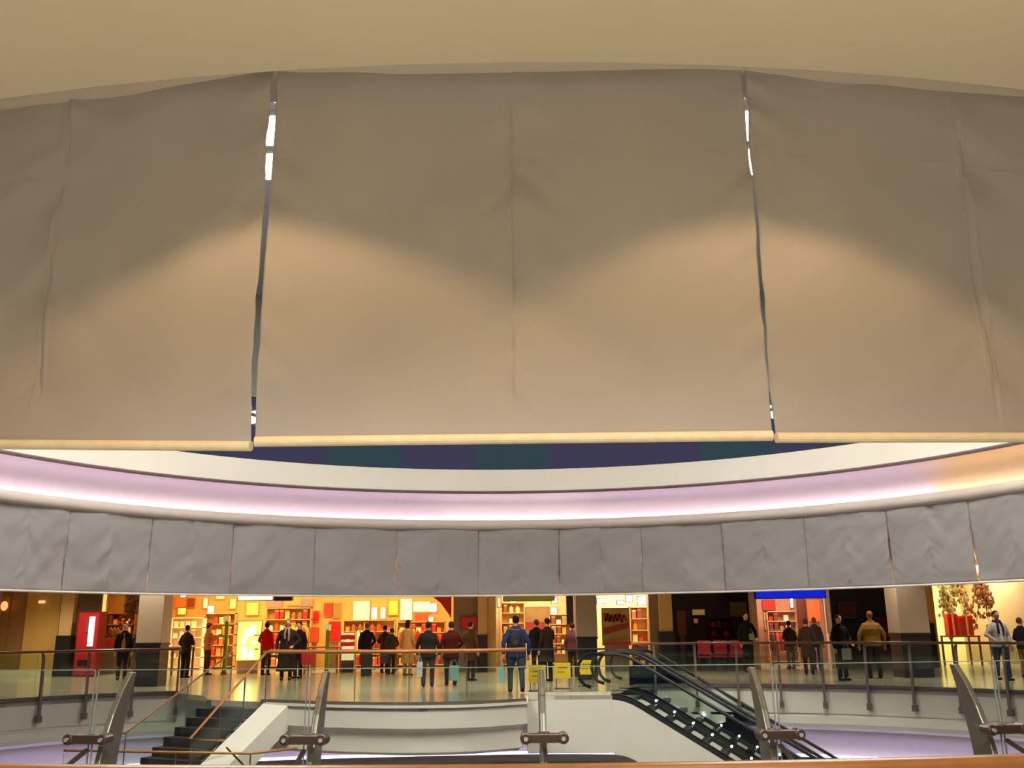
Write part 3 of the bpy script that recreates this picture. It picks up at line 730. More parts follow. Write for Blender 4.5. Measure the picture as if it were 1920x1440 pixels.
# left: red machine with a white tube light
t, O, r = display('vending_machine', 'red vending machine with a white lit strip, against the brown wall', 'machine', 146, 1148, 184, 1249, 33.3, (176, 18, 16), th=0.62, floor=True, frame=mat('dark_red', (110, 14, 14), 0.4), z0=0.05)
obj('light_strip', MB().box((X(167, 33.3), 33.25, Z(170, 1212, 33.3)), (X(177, 33.3), 33.3, Z(170, 1156, 33.3))), mat('strip_white', (225, 225, 235), 0.4, emit=0.9), t, O)
obj('button_panel', MB().box((X(161, 33.3), 33.27, Z(165, 1185, 33.3)), (X(166, 33.3), 33.3, Z(165, 1165, 33.3))), m_steeld, t, O)
obj('delivery_hatch', MB().box((X(152, 33.3), 33.27, 0.35), (X(176, 33.3), 33.3, 0.55)), m_dark, t, O)
l = thing('wall_lamp', 'small bright square lamp on the cream wall panel', 'lamp', (X(72, 33.9), 33.96, Z(72, 1131, 33.9)))
obj('lamp_shade', MB().box((X(67, 33.9), 33.86, Z(72, 1131, 33.9)), (X(77, 33.9), 33.98, Z(72, 1126, 33.9))), mat('lampglow', (240, 200, 150), 0.4, emit=0.9), l, (X(72, 33.9), 33.96, Z(72, 1131, 33.9)))
obj('lamp_arm', MB().box((X(71, 33.9), 33.96, Z(72, 1128, 33.9)), (X(73, 33.9), 34.0, Z(72, 1127, 33.9))), m_steeld, l, (X(72, 33.9), 33.96, Z(72, 1131, 33.9)))
l = thing('wall_lamp', 'orange glowing lamp at the left edge of the photo', 'lamp', (X(2, 33.8), 33.9, Z(2, 1146, 33.8)))
O = (X(2, 33.8), 33.9, Z(2, 1146, 33.8))
obj('lamp_shade', MB().ball((O[0], 33.82, O[2]+0.18), 0.12, 0.1, 0.17), mat('orangeglow', (255, 160, 90), 0.4, emit=1.5), l, O)
obj('lamp_arm', MB().box((O[0]-0.02, 33.85, O[2]), (O[0]+0.02, 34.0, O[2]+0.04)), m_steeld, l, O)
# gold shop
display('door_jamb_light', 'bright yellow lit door jamb left of the gold shop', 'light', 188, 1101, 195, 1236, 33.9, (255, 214, 110), emit=0.9, frame=m_beige, floor=True)
display('wall_screen', 'small bluish white screen inside the gold shop', 'screen', 213, 1152, 221, 1161, YW, (225, 215, 255), emit=2.0)
display('wall_poster', 'pale small card on the back wall of the gold shop, below the bluish screen', 'poster', 225, 1163, 231, 1176, YW, (250, 225, 190), emit=1.2)
display('wall_light', 'warm bright lamp panel beside the left column inside the gold shop', 'light', 254, 1160, 262, 1184, YW, (255, 220, 130), emit=2.2)
display('sales_counter', 'red counter at the entrance of the gold shop', 'counter', 193, 1198, 222, 1212, 35.2, (178, 22, 10), th=0.6, floor=True)
display('wall_panel', 'dark brown panel high on the gold shop wall', 'panel', 232, 1115, 258, 1150, YW, (84, 50, 30))
# amber shop wall pieces: (px0, py0, px1, py1, rgb, emit, label)
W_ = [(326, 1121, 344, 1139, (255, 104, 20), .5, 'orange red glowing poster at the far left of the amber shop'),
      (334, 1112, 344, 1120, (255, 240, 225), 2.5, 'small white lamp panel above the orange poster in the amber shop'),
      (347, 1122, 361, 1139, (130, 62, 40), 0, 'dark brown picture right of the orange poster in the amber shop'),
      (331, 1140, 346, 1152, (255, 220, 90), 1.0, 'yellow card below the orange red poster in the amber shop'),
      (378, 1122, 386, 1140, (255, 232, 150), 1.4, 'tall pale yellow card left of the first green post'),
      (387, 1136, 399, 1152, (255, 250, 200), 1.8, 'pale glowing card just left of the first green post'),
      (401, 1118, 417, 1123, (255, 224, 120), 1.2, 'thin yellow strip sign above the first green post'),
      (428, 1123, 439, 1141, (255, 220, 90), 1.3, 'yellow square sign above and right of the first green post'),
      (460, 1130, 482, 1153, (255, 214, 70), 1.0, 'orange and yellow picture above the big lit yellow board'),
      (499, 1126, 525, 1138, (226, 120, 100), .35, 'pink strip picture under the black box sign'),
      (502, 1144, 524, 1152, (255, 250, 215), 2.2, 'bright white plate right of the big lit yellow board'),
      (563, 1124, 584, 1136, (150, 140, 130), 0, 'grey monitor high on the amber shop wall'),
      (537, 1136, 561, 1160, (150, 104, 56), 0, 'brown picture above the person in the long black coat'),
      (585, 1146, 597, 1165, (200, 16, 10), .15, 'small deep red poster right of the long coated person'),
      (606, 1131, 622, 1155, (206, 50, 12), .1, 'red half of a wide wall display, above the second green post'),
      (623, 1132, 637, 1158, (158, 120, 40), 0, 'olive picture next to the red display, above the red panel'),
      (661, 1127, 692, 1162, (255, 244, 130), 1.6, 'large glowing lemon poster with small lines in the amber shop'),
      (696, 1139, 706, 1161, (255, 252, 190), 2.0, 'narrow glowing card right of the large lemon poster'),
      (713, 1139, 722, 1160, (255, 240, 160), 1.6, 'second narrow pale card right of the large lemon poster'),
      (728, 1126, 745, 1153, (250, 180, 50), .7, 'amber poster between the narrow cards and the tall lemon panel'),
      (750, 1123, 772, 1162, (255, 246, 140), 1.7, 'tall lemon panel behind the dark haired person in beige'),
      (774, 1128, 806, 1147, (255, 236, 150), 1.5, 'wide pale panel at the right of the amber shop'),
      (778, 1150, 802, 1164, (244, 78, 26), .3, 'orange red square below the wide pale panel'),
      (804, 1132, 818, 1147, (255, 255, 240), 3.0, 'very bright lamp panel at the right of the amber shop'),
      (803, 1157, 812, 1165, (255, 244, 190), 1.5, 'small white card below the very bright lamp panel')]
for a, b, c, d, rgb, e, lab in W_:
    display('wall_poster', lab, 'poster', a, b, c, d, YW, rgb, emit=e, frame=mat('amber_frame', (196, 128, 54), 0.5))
display('light_box', 'long white light box over the entrance of the amber shop', 'sign', 443, 1112, 508, 1125, 34.0, (255, 252, 240), th=0.2, emit=3.0, frame=m_steel, hang=True)
display('hanging_sign', 'black box sign right of the long white light box', 'sign', 512, 1117, 544, 1125, 33.9, (30, 26, 22), th=0.2, frame=m_dark, hang=True)
t, O, r = display('light_board', 'big lit yellow and white map board standing in the amber shop', 'sign', 446, 1165, 490, 1238, 34.6, (250, 255, 110), th=0.12, emit=1.5, frame=m_beige, floor=True)
mb = MB()
random.seed(3)
for k in range(9):
    cx = random.uniform(r[0]+0.1, r[1]-0.12); cz = random.uniform(r[2]+0.12, r[3]-0.2)
    mb.ball((cx, 34.6, cz), random.uniform(0.05, 0.12), 0.012, random.uniform(0.05, 0.2), 10, 6)
obj('map_shapes', mb, mat('pale_map_shapes', (255, 255, 225), 0.5, emit=2.2, noise_amt=0), t, O)
obj('map_text', MB().box((r[1]-0.25, 34.59, r[3]-0.5), (r[1]-0.04, 34.6, r[3]-0.46)).box((r[1]-0.2, 34.59, r[2]+0.36), (r[1]-0.06, 34.6, r[2]+0.40)), mat('olive_print', (120, 120, 40), 0.5), t, O)
def greenpost(px, y0, y1, Y, label):
    x = X(px, Y); O = Vector((x, Y, 0)); t = thing('sign_post', label, 'post', O); zt = Z(px, y0, Y)
    obj('pole', MB().tube([(x, Y, 0.12), (x, Y, zt)], 0.07, 14), mat('leaf_green_paint', (118, 142, 16), 0.4), t, O)
    obj('base', MB().tube([(x, Y, 0), (x, Y, 0.12)], [0.12, 0.09], 16), mat('rust_base', (150, 60, 24), 0.5), t, O)
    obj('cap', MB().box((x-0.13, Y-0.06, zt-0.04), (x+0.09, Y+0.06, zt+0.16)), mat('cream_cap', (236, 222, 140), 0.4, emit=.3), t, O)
greenpost(425, 1164, 1245, 33.6, 'tall leaf green post with a cream cap, left of the big lit yellow board')
greenpost(615, 1180, 1258, 32.2, 'tall leaf green post with a cream cap, right of the long coated person')
display('wall_panel', 'bright red panel right of the second green post', 'panel', 617, 1166, 638, 1203, 37.6, (206, 8, 6), emit=.12, floor=True)
display('wall_panel', 'red and orange stand behind the long coated person', 'panel', 583, 1178, 597, 1204, 37.0, (250, 60, 16), emit=.3, floor=True)
O = (X(845, 33.8), 33.8, Z(845, 1155, 33.8))
bn = thing('banner', 'dark red triangular banner at the right end of the amber shop', 'banner', O)
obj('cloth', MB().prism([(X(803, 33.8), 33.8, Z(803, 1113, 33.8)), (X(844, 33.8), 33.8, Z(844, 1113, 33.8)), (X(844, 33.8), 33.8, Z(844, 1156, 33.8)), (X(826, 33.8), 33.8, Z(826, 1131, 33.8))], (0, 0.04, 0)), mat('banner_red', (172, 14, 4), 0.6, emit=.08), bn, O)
obj('banner_rod', MB().tube([(X(845, 33.8), 33.82, 3.935), (X(845, 33.8), 33.82, Z(844, 1158, 33.8))], 0.02), m_steel, bn, O)
display('wall_sign', 'small red sign on the taupe wall left of the narrow beige pilaster', 'sign', 865, 1157, 894, 1178, 33.9, (186, 6, 2), emit=.10, frame=mat('dark_red', (110, 14, 14), 0.4))
# toy shop and poster shop
display('wall_poster', 'tan poster with a rust red patch inside the cream goods shop', 'poster', 986, 1139, 1029, 1166, YW, (150, 116, 70))
display('wall_panel', 'rust red band under the tan poster in the cream goods shop', 'panel', 986, 1168, 1029, 1180, YW-0.1, (150, 40, 16))
display('glowing_panel', 'pale lamp panel right of the tan poster in the cream goods shop', 'light', 1033, 1139, 1045, 1152, YW, (255, 240, 180), emit=1.5)
display('glowing_panel', 'pale lamp panel at the upper left of the cream goods shop', 'light', 956, 1125, 969, 1134, YW, (255, 230, 160), emit=1.3)
display('shop_sign', 'green strip sign along the top of the cream goods shop', 'sign', 945, 1118, 1040, 1126, 34.2, (140, 140, 52), emit=.12, hang=True)
display('banner', 'tall navy blue banner left of the middle column', 'banner', 1064, 1114, 1075, 1170, 33.6, (38, 26, 62), th=0.04, hang=True)
display('glowing_panel', 'narrow bright frame on the left side of the cream goods shop', 'light', 933, 1121, 939, 1138, 34.36, (255, 220, 160), emit=1.0, floor=True)
for a, b, c, d, lab in ((1121, 1123, 1136, 1131, 'small white ceiling lamp at the left of the poster shop window'), (1159, 1126, 1171, 1133, 'white ceiling lamp in the poster shop window, right above the poster'),
                        (1176, 1117, 1188, 1128, 'highest white ceiling lamp in the poster shop window'), (1198, 1119, 1214, 1134, 'largest white ceiling lamp, at the right of the poster shop window'),
                        (1036, 1122, 1046, 1130, 'bright white lamp at the top right of the cream goods shop'), (1007, 1117, 1011, 1121, 'tiny white lamp over the cream goods shop')):
    display('shop_lamp', lab, 'lamp', a, b, c, d, 34.9, (255, 252, 250), th=0.15, emit=5, frame=m_steel, hang=True)
t, O, r = display('window_poster', 'large beige poster with red brush marks in the shop window', 'poster', 1130, 1141, 1180, 1203, 34.0, (160, 134, 74), th=0.03, frame=m_taupew, floor=True)
mb = MB(); x0, x1, z0, z1 = r; w = x1-x0; h = z1-z0
pts = [(0.08, .86), (.12, .62), (.2, .84), (.27, .60), (.33, .80), (.42, .60), (.48, .82), (.56, .62), (.64, .84), (.72, .58), (.8, .80), (.92, .62)]
for a, b in zip(pts, pts[1:]):
    p = Vector((x0+a[0]*w, 33.985, z0+a[1]*h)); q = Vector((x0+b[0]*w, 33.985, z0+b[1]*h)); mb.bar(p, q, 0.02, 0.1)
obj('red_brush_marks', mb, mat('poster_red', (158, 42, 14), 0.6), t, O)
mb = MB().prism([(x0, 33.98, z0+h*.20), (x0+w*.45, 33.98, z0+h*.30), (x1, 33.98, z0+h*.42), (x1, 33.98, z0+h*.58), (x0+w*.5, 33.98, z0+h*.50), (x0, 33.98, z0+h*.42)], (0, 0.015, 0))
obj('red_stripe', mb, mat('poster_rust', (142, 44, 6), 0.6), t, O)
display('sales_counter', 'red strip counter under the beige poster', 'counter', 1131, 1204, 1181, 1209, 33.5, (170, 14, 10), th=0.3, floor=True)
# glazing bars of the shop window
# dark shop
display('wall_picture', 'dim picture with pale figure on the left wall of the dark shop', 'poster', 1272, 1146, 1286, 1190, 37.0, (130, 66, 34), floor=True)
display('wall_light', 'dim yellow lamp cluster in the dark shop', 'light', 1300, 1143, 1323, 1153, YW, (190, 150, 70), emit=.35)
display('wall_light', 'faint orange lamp below the yellow cluster in the dark shop', 'light', 1302, 1160, 1309, 1168, YW, (200, 120, 60), emit=.3)
display('wall_picture', 'dim olive picture in the dark shop, above the red chairs', 'poster', 1372, 1130, 1402, 1155, YW, (96, 76, 20), emit=.06)
# blue sign shop
t, O, r = display('shop_sign', 'long glowing blue shop sign', 'sign', 1422, 1104, 1553, 1121, 33.6, (0, 34, 225), th=0.16, emit=.75, frame=mat('navy_frame', (20, 30, 120), 0.4), hang=True)
display('shop_pillar', 'pale thin pillar at the right end of the blue sign shop', 'pillar', 1553, 1119, 1560, 1185, 33.7, (214, 176, 150), emit=.15, frame=m_beige, floor=True)
display('wall_sign', 'square red sign inside the shop under the blue sign', 'sign', 1434, 1125, 1456, 1143, YW, (200, 34, 14), emit=.2)
display('glowing_panel', 'tall white strip lamp inside the shop under the blue sign', 'light', 1486, 1121, 1491, 1139, YW, (255, 250, 230), emit=3)
display('glowing_panel', 'cream glowing board at the left of the blue sign shop', 'light', 1435, 1148, 1443, 1180, YW, (255, 230, 150), emit=.9)
display('wall_panel', 'dark red brown partition inside the blue sign shop', 'panel', 1497, 1121, 1515, 1185, 37.5, (84, 40, 28), floor=True)
display('wall_picture', 'orange glowing picture of a face at the right of the blue sign shop', 'poster', 1517, 1124, 1541, 1165, 37.4, (206, 96, 44), emit=.25, floor=True)
# dark bar
display('wall_picture', 'dim rusty picture on the wall of the dark bar', 'poster', 1577, 1131, 1606, 1158, YW, (76, 32, 12), emit=.03)
display('wall_panel', 'dim red cabinet at the right of the dark bar', 'panel', 1645, 1160, 1676, 1195, YW, (90, 12, 10), floor=True)
# plant shop
display('glowing_panel', 'brightest glowing wall panel behind the branches in the plant shop', 'light', 1812, 1135, 1838, 1180, YW, (255, 250, 200), emit=1.8)
display('glowing_panel', 'glowing cream wall panel at the right side of the plant shop', 'light', 1870, 1090, 1912, 1135, YW, (255, 244, 160), emit=1.4)
display('glowing_panel', 'wide pale lower wall panel right of the branches in the plant shop', 'light', 1845, 1142, 1900, 1185, YW, (255, 238, 170), emit=1.0)
def bag(px, y0, y1, Y, w, rgb, label, handle=True, group=None, emit=0, z0=None, dep=0.14):
    x = X(px, Y); zt = Z(px, y0, Y); zb_ = max(0.0, Z(px, y1, Y)) if z0 is None else z0
    O = Vector((x, Y, zb_)); t = thing('shopping_bag', label, 'bag', O, group=group); h = w/2; d = dep/2
    m = mat('bag_%d_%d_%d' % rgb, rgb, 0.5, noise_amt=0.1, emit=emit)
    mb = MB(); mb.v = [(x-h*.9, Y-d, zb_), (x+h*.9, Y-d, zb_), (x+h*.9, Y+d, zb_), (x-h*.9, Y+d, zb_), (x-h, Y-d*.5, zt), (x+h, Y-d*.5, zt), (x+h, Y+d*.5, zt), (x-h, Y+d*.5, zt)]
    mb.f = [(0,3,2,1), (0,1,5,4), (1,2,6,5), (2,3,7,6), (3,0,4,7), (4,5,6,7)]
    obj('bag_body', mb, m, t, O, bevel=0.008)
    if handle:
        pts = [(x-h*.5, Y, zt-0.02), (x-h*.42, Y, zt+0.10), (x-h*.15, Y, zt+0.15), (x+h*.15, Y, zt+0.15), (x+h*.42, Y, zt+0.10), (x+h*.5, Y, zt-0.02)]
        obj('handle', MB().tube(pts, 0.007, 6), m, t, O)
    return t
# red bags on a display table in the plant shop
def table(p0, p1, ytop, Y, d, rgb, label, legs=True):
    xa, xb = X(p0, Y), X(p1, Y); zt = Z(p0, ytop, Y); O = Vector(((xa+xb)/2, Y, 0)); t = thing('display_table', label, 'table', O)
    m = mat('table_%d_%d_%d' % rgb, rgb, 0.5)
    obj('tabletop', MB().box((xa, Y-d/2, zt-0.05), (xb, Y+d/2, zt)), m, t, O, bevel=0.01)
    for sx in (xa+0.05, xb-0.05):
        for sy in (Y-d/2+0.05, Y+d/2-0.05):
            obj('leg', MB().box((sx-0.03, sy-0.03, 0), (sx+0.03, sy+0.03, zt-0.05)), m, t, O)
    return zt
zt = table(1770, 1826, 1192, 35.6, 0.9, (110, 70, 34), 'brown display table carrying the two big red gift boxes')
for a, b, c, d, rgb, lab in ((1776, 1152, 1794, 0, (200, 8, 6), 'bright red gift box with cream ribbon, left one on the plant shop table'), (1799, 1155, 1822, 0, (184, 44, 16), 'darker red gift box, right one on the plant shop table')):
    xa, xb = X(a, 35.6), X(c, 35.6); zz = Z(a, b, 35.6); O = Vector(((xa+xb)/2, 35.6, zt))
    t = thing('gift_box', lab, 'box', O)
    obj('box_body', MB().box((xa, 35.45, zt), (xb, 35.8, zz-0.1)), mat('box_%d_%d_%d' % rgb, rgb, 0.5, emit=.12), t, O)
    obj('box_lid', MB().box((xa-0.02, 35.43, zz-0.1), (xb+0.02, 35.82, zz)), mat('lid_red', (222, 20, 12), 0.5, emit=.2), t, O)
    obj('ribbon', MB().box(((xa+xb)/2-0.03, 35.425, zt), ((xa+xb)/2+0.03, 35.45, zz)), mat('ribbon_cream', (250, 214, 150), 0.5), t, O)
# hanging dried branches in the plant shop
def branches(px, py, Y, label, n, spread, rgb, seed):
    rnd = random.Random(seed); top = Vector((X(px, Y), Y, Z(px, py, Y))); O = top
    t = thing('hanging_branches', label, 'decoration', O); mb = MB(); lf = MB()
    for k in range(n):
        a = rnd.uniform(-1, 1)*spread; l = rnd.uniform(0.5, 1.25)
        pts = [top+Vector((rnd.uniform(-.1, .1), 0, 0.9))]
        for j in range(1, 6):
            f = j/5; pts.append(top+Vector((a*f*l*1.1, rnd.uniform(-.2, .2)*f, 0.9-l*1.7*f+rnd.uniform(-.06, .06))))
        mb.tube(pts, [0.03, 0.026, 0.022, 0.016, 0.012, 0.006], 7)
        for p in pts[1:]:
            for q in range(4):
                c = p+Vector((rnd.uniform(-.13, .13), rnd.uniform(-.12, .12), rnd.uniform(-.13, .13)))
                lf.ball(c, rnd.uniform(.03, .07), .02, rnd.uniform(.05, .1), 7, 5)
    mb.tube([top+Vector((0, 0, .85)), Vector((top.x, top.y, 3.935))], .012, 6)
    obj('twigs', mb, mat('twig_brown', (96, 58, 26), 0.8), t, O)
    obj('leaves', lf, mat('leaf_%d_%d_%d' % rgb, rgb, 0.8, noise_amt=0.25, nscale=9), t, O)
branches(1845, 1120, 36.0, 'large brown hanging bunch of branches in the middle of the plant shop', 12, 0.45, (128, 78, 34), 4)
branches(1805, 1105, 36.6, 'olive hanging bunch of leaves left of the brown branches', 10, 0.55, (120, 100, 48), 5)
branches(1778, 1128, 36.2, 'sage green drooping leaves at the left side of the plant shop', 9, 0.30, (136, 134, 84), 6)
branches(1880, 1118, 37.2, 'small tan hanging branches right of the large brown bunch', 6, 0.3, (170, 118, 50), 8)
branches(245, 1118, 35.6, 'dark brown hanging leaves at the top of the gold shop', 12, 0.5, (84, 50, 24), 11)
# ------------------------------------------------------------------ shelf units with goods
PAL = {'amber': [(236, 150, 50), (250, 210, 120), (190, 70, 20), (220, 30, 14), (255, 240, 190), (150, 90, 40), (240, 120, 60), (200, 160, 60)],
       'cream': [(240, 214, 160), (160, 110, 60), (220, 180, 110), (120, 60, 34), (250, 236, 200), (190, 90, 60), (200, 150, 60), (150, 120, 90)],
       'mix': [(200, 40, 24), (250, 220, 170), (220, 130, 50), (110, 60, 44), (240, 190, 160), (160, 130, 100), (210, 90, 100), (60, 44, 40)],
       'gold': [(200, 140, 40), (120, 70, 24), (230, 190, 90), (90, 50, 24), (180, 30, 14)],
       'red': [(170, 16, 20), (120, 16, 16), (60, 30, 20)],
       'white': [(255, 245, 220), (255, 220, 170), (250, 240, 240), (220, 150, 90)]}
PROTO = {}
def goods(pal, i):
    """a small packaged item: body and lid"""
    key = (pal, i)
    if key in PROTO: return PROTO[key]
    rgb = PAL[pal][i]; w = 0.15+0.03*(i % 3); h = 0.22+0.05*(i % 4)
    if i % 3 == 2: a = MB().loft([(0, 0, 0, w*.42, w*.42), (0, 0, h*.7, w*.42, w*.42), (0, 0, h*.85, w*.2, w*.2)], 12); b = MB().loft([(0, 0, h*.85, w*.22, w*.22), (0, 0, h, w*.2, w*.2)], 12)
    else: a = MB().box((-w/2, -0.08, 0), (w/2, 0.08, h*.8)); b = MB().box((-w/2-.005, -0.085, h*.8), (w/2+.005, 0.085, h))
    def me(n, mb, m):
        x = bpy.data.meshes.new(n); x.from_pydata(mb.v, [], mb.f); x.materials.append(m); return x
    c2 = PAL[pal][(i+3) % len(PAL[pal])]
    e = 0.25 if pal in ('amber', 'white') else 0
    PROTO[key] = (me('package', a, mat('goods_%d_%d_%d' % rgb, rgb, 0.5)), me('lid', b, mat('goods_%d_%d_%d' % c2, c2, 0.5)), w)
    return PROTO[key]
def shelves(p0, p1, ytop, Y, rows, label, pal, glabel, rgb=(196, 150, 90), fill=0.92, seed=1, depth=0.34):
    xa, xb = X(p0, Y), X(p1, Y); zt = Z(p0, ytop, Y); O = Vector(((xa+xb)/2, Y, 0)); t = thing('shelf_unit', label, 'shelf', O)
    m = mat('shelf_%d_%d_%d' % rgb, rgb, 0.5)
    for s_ in (xa, xb-0.03): obj('side_panel', MB().box((s_, Y, 0), (s_+0.03, Y+depth, zt)), m, t, O)
    obj('back_panel', MB().box((xa, Y+depth, 0), (xb, Y+depth+0.02, zt)), m, t, O)
    rnd = random.Random(seed); H = (zt-0.1)/rows
    for r_ in range(rows+1):
        z = 0.1+r_*H
        obj('shelf_board', MB().box((xa, Y, z-0.03), (xb, Y+depth, z)), m, t, O)
        if r_ == rows: break
        if z+H < 0.5: continue
        x = xa+0.14
        while x < xb-0.26:
            i = rnd.randrange(len(PAL[pal])); pk, ld, w = goods(pal, i)
            if rnd.random() < fill:
                q = bpy.data.objects.new('goods_package', None); COL.objects.link(q); q.location = (x+w/2-0.05, Y+0.16, z+0.001)
                s_ = min(1.0, (H-0.06)/0.38); q.scale = (1, 1, s_)
                tag(q, glabel, 'package', group=glabel)
                for n_, d_ in (('package_body', pk), ('lid', ld)):
                    c = bpy.data.objects.new(n_, d_); c.parent = q; COL.objects.link(c)
            x += w+0.05
shelves(320, 381, 1158, 38.2, 5, 'white lit shelf unit at the left of the amber shop', 'white', 'pale packages on the white lit shelf unit of the amber shop', (255, 244, 225), seed=2)
shelves(382, 440, 1150, 38.6, 5, 'amber shelf unit behind the first green post', 'amber', 'coloured packages on the shelf behind the first green post', seed=3)
shelves(497, 582, 1140, 38.7, 5, 'wide amber shelf unit behind the person in the long black coat', 'amber', 'coloured packages on the shelf behind the long coated person', seed=4)
shelves(643, 740, 1163, 38.4, 4, 'low amber shelf unit under the large lemon poster', 'amber', 'coloured packages on the shelf under the large lemon poster', seed=5)
shelves(745, 835, 1166, 38.6, 4, 'low amber shelf unit at the right of the amber shop', 'amber', 'coloured packages on the right shelf of the amber shop', seed=6)
shelves(940, 984, 1130, 38.2, 6, 'cream shelf unit at the left of the cream goods shop', 'cream', 'packages on the left shelf of the cream goods shop', seed=7)
shelves(1030, 1070, 1152, 38.6, 5, 'cream shelf unit at the right of the cream goods shop', 'cream', 'packages on the right shelf of the cream goods shop', seed=8)
shelves(1182, 1216, 1138, 36.0, 5, 'shelf unit with mixed goods at the right of the poster shop window', 'mix', 'mixed packages on the shelf right of the beige poster', seed=9)
shelves(1330, 1378, 1158, 37.5, 5, 'dark shelf unit with red goods in the dark shop', 'red', 'dim red packages on the shelf of the dark shop', (60, 34, 22), seed=10)
shelves(1440, 1496, 1146, 38.4, 5, 'pinkish shelf unit inside the blue sign shop', 'mix', 'mixed packages on the shelf of the blue sign shop', (200, 160, 130), seed=12)
shelves(196, 252, 1150, 38.3, 5, 'brown shelf unit at the back of the gold shop', 'gold', 'golden packages on the shelf of the gold shop', (120, 78, 34), seed=13)
def garment_rack(p0, p1, ytop, Y, n, pal, label, glabel, seed):
    xa, xb = X(p0, Y), X(p1, Y); zt = min(1.75, Z(p0, ytop, Y)); O = Vector(((xa+xb)/2, Y, 0)); t = thing('garment_rack', label, 'rack', O)
    obj('rail', MB().tube([(xa, Y, zt), (xb, Y, zt)], .015, 8), m_steel, t, O)
    for x in (xa, xb):
        obj('upright', MB().tube([(x, Y, 0.04), (x, Y, zt)], .015, 8), m_steel, t, O)
        obj('foot', MB().box((x-.03, Y-.25, 0), (x+.03, Y+.25, .04)), m_steel, t, O)
    rnd = random.Random(seed)
    for k in range(n):
        x = xa+(xb-xa)*(k+.5)/n; rgb = PAL[pal][rnd.randrange(len(PAL[pal]))]; h = rnd.uniform(.65, .95); w = min(.2, (xb-xa)/n*.5)
        G = Vector((x, Y, zt-.08)); g_ = thing('hanging_garment', glabel, 'garment', G, group=glabel)
        mb = MB(); z = zt-.08
        mb.loft([(x, Y, z-h, w*.9, .10), (x, Y, z-h*.5, w*.8, .09), (x, Y, z-.12, w*.85, .08), (x, Y, z-.03, w*.4, .05), (x, Y, z, w*.2, .03)], 10)
        obj('cloth', mb, mat('goods_%d_%d_%d' % rgb, rgb, 0.5), g_, G, smooth=True)
        obj('hanger_hook', MB().tube([(x, Y, z), (x, Y, zt+.005)], .006, 6), m_steel, g_, G)
garment_rack(532, 580, 1172, 36.6, 7, 'amber', 'steel garment rack behind the long coated person in the amber shop', 'garments on the rack behind the long coated person', 21)
garment_rack(746, 800, 1176, 36.4, 8, 'mix', 'steel garment rack right of the yellow poster in the amber shop', 'garments on the rack at the right of the amber shop', 22)
garment_rack(668, 705, 1178, 36.8, 5, 'amber', 'short steel garment rack right of the striped rack', 'garments on the short rack right of the striped rack', 23)
garment_rack(204, 246, 1172, 36.2, 6, 'gold', 'steel garment rack inside the gold shop', 'garments on the rack inside the gold shop', 24)
garment_rack(945, 985, 1180, 36.4, 6, 'cream', 'steel garment rack at the left of the cream goods shop', 'garments on the rack in the cream goods shop', 25)
garment_rack(1445, 1490, 1182, 36.4, 6, 'mix', 'steel garment rack inside the blue sign shop', 'garments on the rack inside the blue sign shop', 26)
garment_rack(1615, 1672, 1178, 36.4, 7, 'red', 'dim garment rack at the right of the dark bar', 'dim red garments on the rack in the dark bar', 27)
garment_rack(1852, 1895, 1180, 36.2, 6, 'cream', 'steel garment rack at the right of the plant shop', 'pale garments on the rack in the plant shop', 28)
# striped red and white stand near the walkway
O = Vector((X(652, 34.6), 34.6, 0)); t = thing('display_rack', 'red and white striped display rack in front of the amber shop', 'rack', O)
xa, xb = X(641, 34.6), X(666, 34.6)
for k, (ya, yb) in enumerate(((1187, 1190), (1200, 1203), (1212, 1217), (1224, 1238))):
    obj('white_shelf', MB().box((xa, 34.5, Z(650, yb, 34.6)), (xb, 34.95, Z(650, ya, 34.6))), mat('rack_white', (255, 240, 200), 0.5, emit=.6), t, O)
for k, (ya, yb) in enumerate(((1191, 1199), (1204, 1211), (1218, 1223))):
    obj('red_bin', MB().box((xa+0.02, 34.55, Z(650, yb, 34.6)), (xb-0.04, 34.93, Z(650, ya, 34.6))), mat('rack_red', (214, 60, 36), 0.5), t, O)
obj('foot', MB().box((xa+0.05, 34.6, 0), (xb-0.05, 34.9, Z(650, 1238, 34.6))), m_brown, t, O)
for sx in (xa-0.02, xb): obj('side_panel', MB().box((sx, 34.5, 0), (sx+0.02, 34.97, Z(650, 1185, 34.6))), m_beige, t, O)
table(575, 640, 1212, 34.2, 0.7, (190, 110, 50), 'orange brown table beside the second green post')
table(318, 362, 1213, 33.0, 0.8, (96, 66, 34), 'dark brown table at the left entrance of the amber shop')
table(690, 745, 1216, 34.7, 0.5, (150, 90, 40), 'brown table between the seated shoppers and the amber shop')
# red chairs in the dark shop
def chair(px, Y, label, rz=0):
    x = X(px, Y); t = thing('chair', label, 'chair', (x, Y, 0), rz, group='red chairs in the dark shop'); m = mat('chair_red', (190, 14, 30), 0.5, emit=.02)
    obj('seat', MB().box((-.22, -.22, .43), (.22, .22, .48)), m, t); obj('backrest', MB().box((-.22, .18, .55), (.22, .22, 1.0)), m, t)
    for sx in (-.19, .19):
        for sy in (-.19, .19): obj('leg', MB().box((sx-.02, sy-.02, 0), (sx+.02, sy+.02, .43 if sy < 0 else .56)), m_dark, t)
for px, Y, lab in ((1316, 33.2, 'red chair in front of the dark shop, leftmost'), (1346, 33.5, 'red chair in front of the dark shop, middle'), (1376, 33.2, 'red chair in front of the dark shop, rightmost')):
    chair(px, Y, lab, PI)
